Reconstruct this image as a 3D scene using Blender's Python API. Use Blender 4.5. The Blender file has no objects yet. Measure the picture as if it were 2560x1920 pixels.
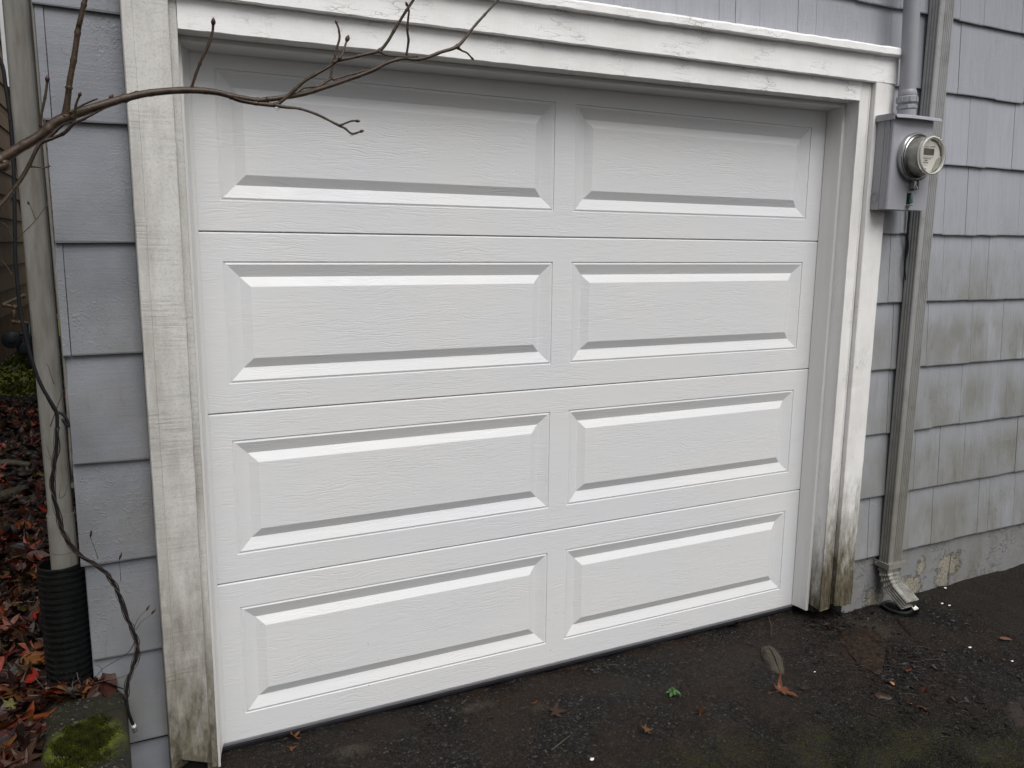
import bpy, bmesh, math, random
from mathutils import Vector, Matrix, noise as mnoise
random.seed(7)
PI = math.pi
scene = bpy.context.scene
COL = scene.collection

# ------------------------------------------------------------------ camera
CAM = Vector((-0.23178, -2.49529, 1.56511))
RT = ((0.89746697, -0.06482527, 0.43629201),
      (-0.44096749, -0.1543693, 0.88414806),
      (0.01003495, -0.98588427, -0.16712719))
FPX = 2021.88
cd = bpy.data.cameras.new('camera'); cam = bpy.data.objects.new('camera', cd); COL.objects.link(cam)
m = Matrix(((RT[0][0], -RT[0][1], -RT[0][2]), (RT[1][0], -RT[1][1], -RT[1][2]), (RT[2][0], -RT[2][1], -RT[2][2]))).to_4x4()
m.translation = CAM
cam.matrix_world = m
cd.sensor_width = 36; cd.sensor_fit = 'HORIZONTAL'; cd.lens = FPX * 36 / 2560
cd.clip_start = 0.05; cd.clip_end = 500
scene.camera = cam
scene.render.resolution_x = 1024; scene.render.resolution_y = 768

# ------------------------------------------------------------------ light
SUN_EL, SUN_AZ = 51, 205          # azimuth of the sun seen from the wall (deg, compass style)
w = bpy.data.worlds.new("World"); scene.world = w; w.use_nodes = True
nt = w.node_tree; bg = nt.nodes['Background']
sky = nt.nodes.new('ShaderNodeTexSky'); sky.sky_type = 'NISHITA'; sky.sun_disc = False
sky.sun_elevation = math.radians(SUN_EL); sky.sun_rotation = math.radians(SUN_AZ - 40)
sky.air_density = 1.0; sky.dust_density = 5.0; sky.ozone_density = 1.0
hs = nt.nodes.new('ShaderNodeHueSaturation'); hs.inputs['Saturation'].default_value = 0.22
nt.links.new(sky.outputs[0], hs.inputs['Color']); nt.links.new(hs.outputs[0], bg.inputs[0])
bg.inputs[1].default_value = 0.05
sd = bpy.data.lights.new('sun', 'SUN'); sun = bpy.data.objects.new('sun', sd); COL.objects.link(sun)
sd.energy = 1.5; sd.angle = math.radians(48); sd.color = (1.0, 0.992, 0.98)
sv = Vector((-0.04, -0.72, 1.06)).normalized()
sun.rotation_euler = sv.to_track_quat('Z', 'Y').to_euler(); sun.location = (0, -4, 8)
vs = scene.view_settings
vs.view_transform = 'Standard'; vs.look = 'None'; vs.gamma = 1; vs.use_curve_mapping = False
vs.exposure = 0.72

# ------------------------------------------------------------------ pixel -> world helpers (a ray cut with a real plane)
def ray(px, py):
    a, b = (px - 1280) / FPX, (py - 960) / FPX
    return Vector([RT[i][0] * a + RT[i][1] * b + RT[i][2] for i in range(3)])
def at(px, py, Y=None, Z=None, X=None):
    d = ray(px, py)
    if Y is not None: t = (Y - CAM.y) / d.y
    elif Z is not None: t = (Z - CAM.z) / d.z
    else: t = (X - CAM.x) / d.x
    return CAM + d * t
def pr(px_r, p):                      # pixel radius -> metres at point p
    d = (p - CAM); depth = d.x * RT[0][2] + d.y * RT[1][2] + d.z * RT[2][2]
    return px_r * depth / FPX

# ------------------------------------------------------------------ materials
class N:
    def __init__(s, name, rough=0.5, spec=0.5, metal=0.0):
        s.m = bpy.data.materials.new(name); s.m.use_nodes = True
        s.t = s.m.node_tree; s.b = s.t.nodes['Principled BSDF']
        s.b.inputs['Roughness'].default_value = rough
        s.b.inputs['Specular IOR Level'].default_value = spec
        s.b.inputs['Metallic'].default_value = metal
        g = s.t.nodes.new('ShaderNodeNewGeometry'); s.pos = g.outputs['Position']; s.nrm = g.outputs['Normal']
    def n(s, k): return s.t.nodes.new(k)
    def l(s, a, b):
        if hasattr(a, 'is_output') or hasattr(a, 'links'): s.t.links.new(a, b)
        else: b.default_value = a
    def map(s, sc=(1, 1, 1), v=None, loc=(0, 0, 0), rot=(0, 0, 0)):
        q = s.n('ShaderNodeMapping'); q.inputs['Scale'].default_value = sc; q.inputs['Location'].default_value = loc
        q.inputs['Rotation'].default_value = rot
        s.l(v or s.pos, q.inputs['Vector']); return q.outputs[0]
    def noise(s, scale=5, det=3, rough=.5, v=None, dist=0, color=False):
        q = s.n('ShaderNodeTexNoise'); q.inputs['Scale'].default_value = scale; q.inputs['Detail'].default_value = det
        q.inputs['Roughness'].default_value = rough; q.inputs['Distortion'].default_value = dist
        s.l(v or s.pos, q.inputs['Vector']); return q.outputs['Color' if color else 'Fac']
    def vor(s, scale=5, v=None, feat='F1', out='Distance', rnd=1):
        q = s.n('ShaderNodeTexVoronoi'); q.feature = feat; q.inputs['Scale'].default_value = scale
        q.inputs['Randomness'].default_value = rnd
        s.l(v or s.pos, q.inputs['Vector']); return q.outputs[out]
    def ramp(s, f, *st):
        q = s.n('ShaderNodeValToRGB'); e = q.color_ramp.elements
        while len(e) > 1: e.remove(e[-1])
        for i, (p, c) in enumerate(st):
            if not isinstance(c, (tuple, list)): c = (c, c, c)
            if i == 0: x = e[0]; x.position = p
            else: x = e.new(p)
            x.color = (*c, 1)
        s.l(f, q.inputs[0]); return q.outputs[0]
    def mix(s, f, a, b, mode='MIX'):
        q = s.n('ShaderNodeMix'); q.data_type = 'RGBA'; q.blend_type = mode
        s.l(f, q.inputs[0])
        for v, i in ((a, 6), (b, 7)):
            if isinstance(v, (int, float)): v = (v, v, v)
            if isinstance(v, tuple): q.inputs[i].default_value = (*v, 1)
            else: s.l(v, q.inputs[i])
        return q.outputs[2]
    def math(s, op, a, b=0.0, c=None, clamp=False):
        q = s.n('ShaderNodeMath'); q.operation = op; q.use_clamp = clamp
        s.l(a, q.inputs[0]); s.l(b, q.inputs[1])
        if c is not None: s.l(c, q.inputs[2])
        return q.outputs[0]
    def xyz(s, v=None):
        q = s.n('ShaderNodeSeparateXYZ'); s.l(v or s.pos, q.inputs[0]); return q.outputs
    def rng(s, f, a, b, c=0.0, d=1.0):
        q = s.n('ShaderNodeMapRange'); s.l(f, q.inputs[0])
        for i, v in enumerate((a, b, c, d)): q.inputs[i + 1].default_value = v
        return q.outputs[0]
    def attr(s, name):
        q = s.n('ShaderNodeAttribute'); q.attribute_name = name; return q.outputs['Color']
    def bump(s, h, dist=0.001, strength=1.0, nrm=None):
        q = s.n('ShaderNodeBump'); q.inputs['Strength'].default_value = strength; q.inputs['Distance'].default_value = dist
        s.l(h, q.inputs['Height'])
        if nrm is not None: s.l(nrm, q.inputs['Normal'])
        return q.outputs[0]
    def out(s, col=None, rough=None, nrm=None):
        if col is not None:
            if isinstance(col, tuple): s.b.inputs['Base Color'].default_value = (*col, 1)
            else: s.l(col, s.b.inputs['Base Color'])
        if rough is not None: s.l(rough, s.b.inputs['Roughness'])
        if nrm is not None: s.l(nrm, s.b.inputs['Normal'])
        return s.m

def radial(q, cx, cy, sx, sy, wob=0.25, sc=8, inner=0.6, outer=1.0):
    """soft-edged stain at world x,y, 1 inside -> 0 outside"""
    X, Y, Z = q.xyz()
    a = q.math('MULTIPLY', q.math('SUBTRACT', X, cx), 1 / sx); b = q.math('MULTIPLY', q.math('SUBTRACT', Y, cy), 1 / sy)
    r = q.math('SQRT', q.math('ADD', q.math('MULTIPLY', a, a), q.math('MULTIPLY', b, b)))
    r = q.math('ADD', r, q.math('MULTIPLY', q.math('SUBTRACT', q.noise(sc, 4, .6), .5), wob * 2))
    return q.rng(r, inner, outer, 1, 0)

def mat_door():
    q = N('embossed_white_steel', 0.42, 0.35)
    X, Y, Z = q.xyz()
    warp = q.noise(1, 4, .55, q.map((3.2, 1, 9)))
    warp2 = q.noise(1, 3, .5, q.map((22, 1, 60)))
    zz = q.math('ADD', Z, q.math('ADD', q.math('MULTIPLY', warp, 0.075), q.math('MULTIPLY', warp2, 0.010)))
    c = q.n('ShaderNodeCombineXYZ'); q.l(q.math('MULTIPLY', X, 0.045), c.inputs[0]); q.l(zz, c.inputs[2])
    g = q.noise(250, 2, .55, c.outputs[0])
    g = q.ramp(g, (.36, 0.0), (.5, .75), (.62, 1.0))
    amp = q.ramp(q.noise(1, 3, .6, q.map((3.0, 1, 11), loc=(3, 0, 5))), (.35, .12), (.62, 1.0))
    h = q.math('MULTIPLY', g, amp)
    fine = q.noise(420, 2, .6, q.map((.35, 1, 1)))
    h = q.math('ADD', h, q.math('MULTIPLY', fine, .28))
    tint = q.noise(1, 3, .6, q.map((1.6, 1, 2.6)))
    col = q.mix(q.ramp(tint, (.35, 0), (.65, 1)), (.655, .664, .684), (.675, .674, .668))
    # small flecks of splashed dirt low on the door
    sp = q.vor(38, out='Distance'); sz = q.ramp(q.noise(7, 2), (.35, 0), (.7, 1))
    low = q.rng(Z, 0.05, 0.75, .085, 0.016)
    fl = q.math('MULTIPLY', q.math('LESS_THAN', sp, q.math('MULTIPLY', low, sz)), .75)
    col = q.mix(fl, col, (.07, .06, .05))
    grime = q.math('MULTIPLY', q.ramp(q.noise(1, 5, .65, q.map((5, 1, 30))), (.5, 0), (.8, 1)), .12)
    col = q.mix(grime, col, (.5, .48, .44))
    return q.out(col, q.rng(q.noise(9, 3), .3, .7, .34, .52), q.bump(h, .00046, .9))

def mat_trim(name, base, dirt, z0, z1, amt, vert=True, saw=False, crack=0.3, base_dirt=.15, rough=.6):
    """old oil paint on wood: brush grain, hairline cracks, grey film; brown-green rot stain climbing from the ground"""
    q = N(name, rough, .3)
    X, Y, Z = q.xyz()
    sc = (90, 90, 7) if vert else (7, 90, 110)
    g = q.noise(1, 4, .6, q.map(sc))
    film = q.ramp(q.noise(1, 5, .65, q.map((9, 9, 2.2) if vert else (5, 5, 9))), (.38, 0), (.72, 1))
    col = q.mix(q.math('MULTIPLY', film, base_dirt * 2.2), base, dirt)
    fine = q.noise(210, 3, .7)
    col = q.mix(q.math('MULTIPLY', q.ramp(fine, (.5, 0), (.75, 1)), base_dirt * 1.6), col, dirt)
    h = q.math('MULTIPLY', g, .5)
    if saw:
        s_ = q.noise(1, 3, .6, q.map((9, 4, 130)))
        sm = q.ramp(q.noise(5, 3), (.42, 0), (.62, 1))
        sl = q.math('MULTIPLY', q.ramp(s_, (.45, 0), (.7, 1)), sm)
        col = q.mix(q.math('MULTIPLY', sl, .30), col, (dirt[0] * .6, dirt[1] * .6, dirt[2] * .6))
        h = q.math('SUBTRACT', h, q.math('MULTIPLY', sl, .6))
    v = q.map((60, 60, 13) if vert else (10, 60, 60))
    vv = q.n('ShaderNodeVectorMath'); vv.operation = 'ADD'; q.l(v, vv.inputs[0])
    wn = q.n('ShaderNodeVectorMath'); wn.operation = 'SCALE'; wn.inputs['Scale'].default_value = 1.1
    q.l(q.noise(30, 3, .6, color=True), wn.inputs[0]); q.l(wn.outputs[0], vv.inputs[1])
    e = q.vor(1, vv.outputs[0], 'DISTANCE_TO_EDGE')
    ck = q.math('MULTIPLY', q.ramp(e, (0, 1), (.05, 0)), q.ramp(q.noise(6, 4, .6), (.50, 0), (.64, 1)))
    col = q.mix(q.math('MULTIPLY', ck, crack), col, (.24, .23, .215))
    h = q.math('SUBTRACT', h, q.math('MULTIPLY', ck, crack * 1.4))
    # specks
    sp = q.math('LESS_THAN', q.vor(34), q.math('MULTIPLY', q.ramp(q.noise(6, 2), (.4, 0), (.7, 1)), .055))
    col = q.mix(q.math('MULTIPLY', sp, .8), col, (.07, .06, .05))
    # rot stain near the ground: has its own ragged outline
    st = q.noise(1, 6, .72, q.map((34, 34, 9)))
    lev = q.math('ADD', q.rng(Z, z0, z1, 1.0, 0.0), q.math('MULTIPLY', q.math('SUBTRACT', st, .5), 1.1))
    lf = q.math('MULTIPLY', q.ramp(lev, (.22, 0), (.85, 1)), amt)
    scol = q.mix(q.ramp(q.noise(55, 5, .7, q.map((1, 1, .5))), (.3, 0), (.68, 1)), (.052, .043, .026), (.175, .155, .108))
    col = q.mix(lf, col, scol)
    dk = q.math('MULTIPLY', q.ramp(lev, (.80, 0), (1.25, 1)), q.ramp(q.noise(1, 5, .7, q.map((90, 90, 10))), (.42, 0), (.6, 1)))
    col = q.mix(q.math('MULTIPLY', dk, amt * .85), col, (.035, .026, .015))
    h = q.math('SUBTRACT', h, q.math('MULTIPLY', dk, .8))
    return q.out(col, None, q.bump(q.math('ADD', h, q.math('MULTIPLY', fine, .35)), .0011, .8))

def mat_shingle():
    q = N('blue_grey_shingle_paint', 0.5, .5)
    X, Y, Z = q.xyz()
    a = q.attr('tone'); sx = q.n('ShaderNodeSeparateColor'); q.l(a, sx.inputs[0])
    # grain: vertical streaks shifted by the shingle's own random number
    off = q.math('MULTIPLY', sx.outputs[1], 37.0)
    c = q.n('ShaderNodeCombineXYZ'); q.l(q.math('ADD', q.math('MULTIPLY', X, 55), off), c.inputs[0])
    q.l(q.math('MULTIPLY', Z, 5.5), c.inputs[2]); q.l(off, c.inputs[1])
    g = q.noise(1, 5, .62, c.outputs[0], dist=1.2)
    gh_ = q.noise(1, 5, .62, q.map((5, 5, 120)), dist=.6)
    g = q.mix(q.math('LESS_THAN', X, -.1), g, q.math('ADD', q.math('MULTIPLY', gh_, .5), .25))
    f = q.noise(170, 4, .7)
    blob = q.ramp(q.noise(60, 3, .55, dist=1.5), (.56, 0), (.64, 1))
    bm_ = q.ramp(q.noise(2.3, 3), (.5, 0), (.62, 1))
    h = q.math('ADD', q.math('MULTIPLY', g, .85), q.math('MULTIPLY', f, .45))
    h = q.math('ADD', h, q.math('MULTIPLY', q.math('MULTIPLY', blob, bm_), .45))
    big = q.noise(1.3, 3)
    col = q.mix(big, (.345, .357, .398), (.392, .402, .436))
    col = q.mix(q.math('MULTIPLY', q.ramp(g, (.35, 1), (.6, 0)), .22), col, (.20, .205, .22))
    br = q.math('MULTIPLY', q.math('SUBTRACT', sx.outputs[0], .5), .30)
    col = q.mix(q.math('ABSOLUTE', br), col, q.mix(q.math('GREATER_THAN', br, 0.0), (.18, .185, .21), (.50, .51, .57)))
    left_shade = q.math('MULTIPLY', q.rng(X, -.1, -.17, 0.0, 1.0), q.rng(q.noise(4, 4, .6), .3, .7, .50, .88))  # weaker light on the left column, put into the paint colour with noise
    col = q.mix(left_shade, col, (.125, .131, .148))
    # algae film on the lower part of the shingles, strongest low on the right-hand wall
    zfr = sx.outputs[2]
    al = q.math('MULTIPLY', q.rng(zfr, .30, .80, 1.0, 0.0), q.ramp(q.noise(1, 4, .6, q.map((9, 3, 4))), (.30, 0), (.62, 1)))
    rt = q.math('MULTIPLY', q.rng(X, 2.4, 3.2, .45, 1.0), q.rng(Z, 1.80, 1.25, 0.0, 1.0))
    film2 = q.math('MULTIPLY', q.math('MULTIPLY', q.rng(Z, 1.7, .5, 0.0, 1.0), q.rng(X, 2.3, 2.6, 0.0, 1.0)), q.rng(q.noise(3.5, 5, .65), .3, .7, .25, .75))
    col = q.mix(film2, col, (.215, .218, .215))
    left = q.math('MULTIPLY', q.rng(X, -.1, -.34, 0.0, 1.0), q.rng(Z, .62, .35, 0.0, 1.0))
    al = q.math('MULTIPLY', al, q.math('MAXIMUM', rt, left))
    col = q.mix(q.math('MULTIPLY', al, .70), col, (.165, .162, .13))
    dk = q.math('MULTIPLY', al, q.ramp(q.noise(1, 5, .7, q.map((60, 60, 9))), (.55, 0), (.7, 1)))
    col = q.mix(q.math('MULTIPLY', dk, .5), col, (.10, .08, .055))
    sp = q.math('LESS_THAN', q.vor(26), q.math('MULTIPLY', q.ramp(q.noise(5, 2), (.4, 0), (.7, 1)), .04))
    col = q.mix(q.math('MULTIPLY', sp, .8), col, (.04, .035, .03))
    return q.out(col, q.rng(f, .3, .7, .36, .5), q.bump(h, .0017, .8))

def mat_simple(name, col, rough=.5, metal=0., var=.15, sc=20, bump=.0005, bsc=80, spec=.4, stretch=(1, 1, 1), dirt=None, damt=.4, dsc=6):
    q = N(name, rough, spec, metal)
    v = q.map(stretch)
    n_ = q.noise(sc, 4, .6, v)
    lo = tuple(c * (1 - var) for c in col); hi = tuple(min(1, c * (1 + var)) for c in col)
    c = q.mix(q.ramp(n_, (.3, 0), (.7, 1)), lo, hi)
    if dirt: c = q.mix(q.math('MULTIPLY', q.ramp(q.noise(dsc, 5, .65, v), (.42, 0), (.7, 1)), damt), c, dirt)
    return q.out(c, None, q.bump(q.noise(bsc, 3, .6, v), bump, .7))

def mat_asphalt():
    q = N('wet_worn_asphalt', .6, .18)
    v1 = q.vor(125, out='Color'); vd = q.vor(125)
    s1 = q.n('ShaderNodeSeparateColor'); q.l(v1, s1.inputs[0])
    ag = q.ramp(s1.outputs[0], (0, (.0012, .001, .001)), (.40, (.004, .0035, .003)), (.72, (.014, .012, .010)), (.93, (.036, .031, .027)), (1, (.11, .10, .09)))
    n2 = q.noise(420, 3, .7)
    col = q.mix(q.math('MULTIPLY', q.ramp(n2, (.40, 0), (.7, 1)), .45), ag, (.012, .010, .010))
    # brown silt and reddish needle litter
    br = q.ramp(q.noise(3.2, 6, .68), (.44, 0), (.60, 1))
    col = q.mix(q.math('MULTIPLY', br, .75), col, q.mix(q.noise(60, 4, .7), (.010, .006, .0038), (.044, .027, .017)))
    gry = q.ramp(q.noise(2.1, 4, .6, q.map(loc=(5, 3, 0))), (.50, 0), (.62, 1))
    col = q.mix(q.math('MULTIPLY', gry, .35), col, q.mix(n2, (.006, .006, .0055), (.042, .040, .037)))
    # pale rubbed patches
    for cx, cy, sx, sy, c_, a in [(.36, -.16, .075, .045, (.14, .125, .085), .5), (.82, -.09, .09, .03, (.13, .11, .08), .45), (.55, -.12, .07, .05, (.08, .07, .05), .3), (2.62, -.27, .10, .13, (.11, .10, .07), .6), (1.02, -.19, .05, .03, (.11, .085, .06), .5),
                                  (2.33, -.40, .16, .13, (.050, .028, .018), .7)]:
        k = q.math('MULTIPLY', radial(q, cx, cy, sx, sy, .75, 30, .3, 1.0), a)
        col = q.mix(k, col, q.mix(q.noise(55, 4, .7), tuple(x * .35 for x in c_), c_))
    # moss film
    mo = None
    for cx, cy, sx, sy in [(1.98, -.95, .30, .26), (2.25, -1.15, .34, .30), (1.35, -.75, .32, .20), (1.75, -.85, .25, .22), (.9, -.75, .35, .2)]:
        r = radial(q, cx, cy, sx, sy, .6, 7, .35, 1.05)
        mo = r if mo is None else q.math('MAXIMUM', mo, r)
    mf = q.math('MULTIPLY', q.math('MULTIPLY', mo, q.ramp(q.noise(34, 5, .7), (.36, 0), (.56, 1))), .9)
    col = q.mix(mf, col, q.mix(q.noise(130, 3, .7), (.010, .010, .003), (.048, .045, .010)))
    # smooth silt around the drain cover
    k = radial(q, 2.60, -1.03, .17, .155, .22, 7, .85, 1.0)
    col = q.mix(k, col, q.mix(q.noise(18, 3), (.022, .016, .014), (.040, .030, .027)))
    # the newer brownish slab beyond the joint, right
    X, Y, Z = q.xyz()
    jl = q.math('ADD', X, q.math('MULTIPLY', Y, -.173))
    nw = q.math('MULTIPLY', q.rng(jl, 3.150, 3.154, 0, 1), .75)
    col = q.mix(nw, col, q.mix(q.noise(260, 4, .8), (.005, .004, .003), (.038, .030, .024)))
    h = q.math('ADD', q.math('MULTIPLY', vd, -1.2), q.math('MULTIPLY', n2, .9))
    h = q.math('MULTIPLY', h, q.math('SUBTRACT', 1.0, q.math('MULTIPLY', k, .9)))
    ro = q.math('SUBTRACT', q.rng(q.noise(4, 4, .6), .35, .65, .5, .75), q.math('MULTIPLY', k, .15))
    return q.out(col, ro, q.bump(h, .0065, 1.0))

def mat_leafsoil():
    q = N('wet_yard_soil', .6, .3)
    n_ = q.noise(30, 5, .7)
    col = q.mix(q.ramp(n_, (.35, 0), (.65, 1)), (.012, .007, .005), (.045, .022, .014))
    Y = q.xyz()[1]
    gm = q.math('ADD', q.rng(Y, 4.3, 5.0, 0, 1), q.math('MULTIPLY', q.math('SUBTRACT', q.noise(1.6, 4, .6), .5), .9))
    mo = q.mix(q.noise(9, 5, .7), (.08, .09, .018), (.26, .27, .05))
    col = q.mix(q.ramp(gm, (.42, 0), (.6, 1)), col, mo)
    return q.out(col, None, q.bump(n_, .01, 1))

def mat_attr(name, rough=.5, spec=.4, bump=.0006, bsc=120):
    q = N(name, rough, spec)
    a = q.attr('tone'); col = q.mix(q.ramp(q.noise(70, 4, .7), (.3, 0), (.7, 1)), a, (.02, .012, .008))
    q2 = q.mix(.35, a, col)
    return q.out(q2, None, q.bump(q.noise(bsc, 3, .6), bump, .8))

def mat_block():
    q = N('mossy_concrete', .75, .3)
    vd = q.vor(230, out='Color'); s1 = q.n('ShaderNodeSeparateColor'); q.l(vd, s1.inputs[0])
    ag = q.ramp(s1.outputs[0], (0, (.004, .0035, .0025)), (.5, (.012, .010, .007)), (.88, (.028, .024, .018)), (.96, (.07, .062, .05)), (1, (.28, .26, .22)))
    col = q.mix(q.ramp(q.noise(9, 5, .7), (.35, 0), (.6, 1)), ag, (.015, .017, .007))
    col = q.mix(q.math('MULTIPLY', q.ramp(q.noise(5, 4, .6), (.5, 0), (.65, 1)), .5), col, (.030, .021, .015))
    # cracks
    X, Y, Z = q.xyz()
    wv = q.math('MULTIPLY', q.math('SUBTRACT', q.noise(14, 4, .6), .5), .05)
    for y0 in (-.268, -.50):
        d = q.math('ABSOLUTE', q.math('ADD', q.math('SUBTRACT', Y, y0), q.math('ADD', wv, q.math('MULTIPLY', q.math('ADD', X, .36), -.12))))
        col = q.mix(q.rng(d, .0012, .004, 1, 0), col, (.006, .005, .004))
    m_ = radial(q, -.37, -.39, .12, .12, .5, 14, .45, 1.0)
    n3 = q.noise(120, 4, .75)
    mf = q.math('MULTIPLY', m_, q.ramp(q.noise(30, 4, .7), (.30, .1), (.5, 1)))
    col = q.mix(mf, col, q.mix(n3, (.035, .045, .004), (.20, .24, .012)))
    h = q.math('ADD', q.math('MULTIPLY', n3, q.math('ADD', .5, q.math('MULTIPLY', m_, 2.5))), q.math('MULTIPLY', s1.outputs[0], .5))
    return q.out(col, None, q.bump(h, .004, 1))

def mat_foundation():
    q = N('painted_foundation_concrete', .6, .3)
    n_ = q.noise(7, 5, .65)
    col = q.mix(n_, (.185, .185, .185), (.235, .237, .240))
    fl = q.ramp(q.noise(26, 4, .6, dist=1.5), (.54, 0), (.60, 1)); fm = q.ramp(q.noise(3.1, 3), (.45, 0), (.6, 1))
    X, Y, Z = q.xyz()
    # peeled holes: bare aggregate
    def hole(cx, cz, sx, sz):
        a = q.math('MULTIPLY', q.math('SUBTRACT', X, cx), 1 / sx); b = q.math('MULTIPLY', q.math('SUBTRACT', Z, cz), 1 / sz)
        r = q.math('SQRT', q.math('ADD', q.math('MULTIPLY', a, a), q.math('MULTIPLY', b, b)))
        r = q.math('ADD', r, q.math('MULTIPLY', q.math('SUBTRACT', q.noise(34, 6, .78), .5), 3.2))
        return q.rng(r, .85, 1.0, 1, 0)
    ho = hole(3.315, .075, .085, .065)
    for a in ((3.27, .0, .05, .05), (3.05, .01, .08, .055), (3.11, .10, .03, .04), (2.70, -.045, .12, .010), (2.80, 0, .06, .05), (3.62, -.035, .1, .008)): ho = q.math('MAXIMUM', ho, hole(*a))
    ag = q.mix(q.ramp(q.noise(150, 5, .85), (.36, 0), (.62, 1)), (.045, .038, .026), (.44, .41, .34))
    col = q.mix(ho, col, ag)
    wv = q.math('MULTIPLY', q.math('SUBTRACT', q.noise(16, 3), .5), .02)
    d = q.math('ABSOLUTE', q.math('ADD', q.math('SUBTRACT', X, 3.318), wv))
    ck = q.math('MULTIPLY', q.rng(d, .001, .0035, 1, 0), q.math('LESS_THAN', Z, .125))
    col = q.mix(ck, col, (.01, .008, .006))
    al = q.math('MULTIPLY', q.ramp(q.noise(1, 5, .65, q.map((9, 4, 3))), (.45, 0), (.7, 1)), q.rng(X, 2.6, 3.8, .3, .75))
    col = q.mix(al, col, (.13, .115, .08))
    h = q.math('ADD', q.math('MULTIPLY', q.math('MULTIPLY', fl, fm), 1.2), q.math('SUBTRACT', q.math('MULTIPLY', q.noise(90, 4, .7), .6), q.math('MULTIPLY', ho, 1.6)))
    return q.out(col, None, q.bump(h, .003, 1))

def mat_bark():
    q = N('wet_twig_bark', .45, .4)
    n_ = q.noise(70, 5, .7); X, Y, Z = q.xyz()
    N_ = q.n('ShaderNodeSeparateXYZ'); q.l(q.nrm, N_.inputs[0])
    col = q.mix(q.ramp(n_, (.3, 0), (.7, 1)), (.022, .012, .008), (.070, .043, .027))
    sp = q.math('LESS_THAN', q.vor(260), .16)
    col = q.mix(q.math('MULTIPLY', sp, .7), col, (.17, .13, .09))
    gr = q.ramp(q.noise(9, 3), (.5, 0), (.65, 1))
    col = q.mix(q.math('MULTIPLY', gr, .3), col, (.07, .065, .022))
    return q.out(col, None, q.bump(n_, .0012, 1))

def mat_neighbour():
    q = N('tan_shingle_stain', .75, .2)
    X, Y, Z = q.xyz()
    r = q.math('MULTIPLY', Z, 1 / .255); fr = q.math('FRACT', r); row = q.math('FLOOR', r)
    c = q.n('ShaderNodeCombineXYZ'); q.l(q.math('MULTIPLY', Y, 7), c.inputs[0]); q.l(q.math('MULTIPLY', row, 3.7), c.inputs[1])
    cell = q.noise(1, 0, .5, c.outputs[0])
    g = q.noise(1, 4, .6, q.map((1, 16, 1.2)))
    col = q.mix(g, (.17, .125, .085), (.29, .225, .155))
    col = q.mix(q.ramp(q.noise(1, 3, .6, q.map((1, .8, .7))), (.4, 0), (.7, .5)), col, (.13, .075, .045))
    return q.out(col, None, q.bump(g, .004, 1))

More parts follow.
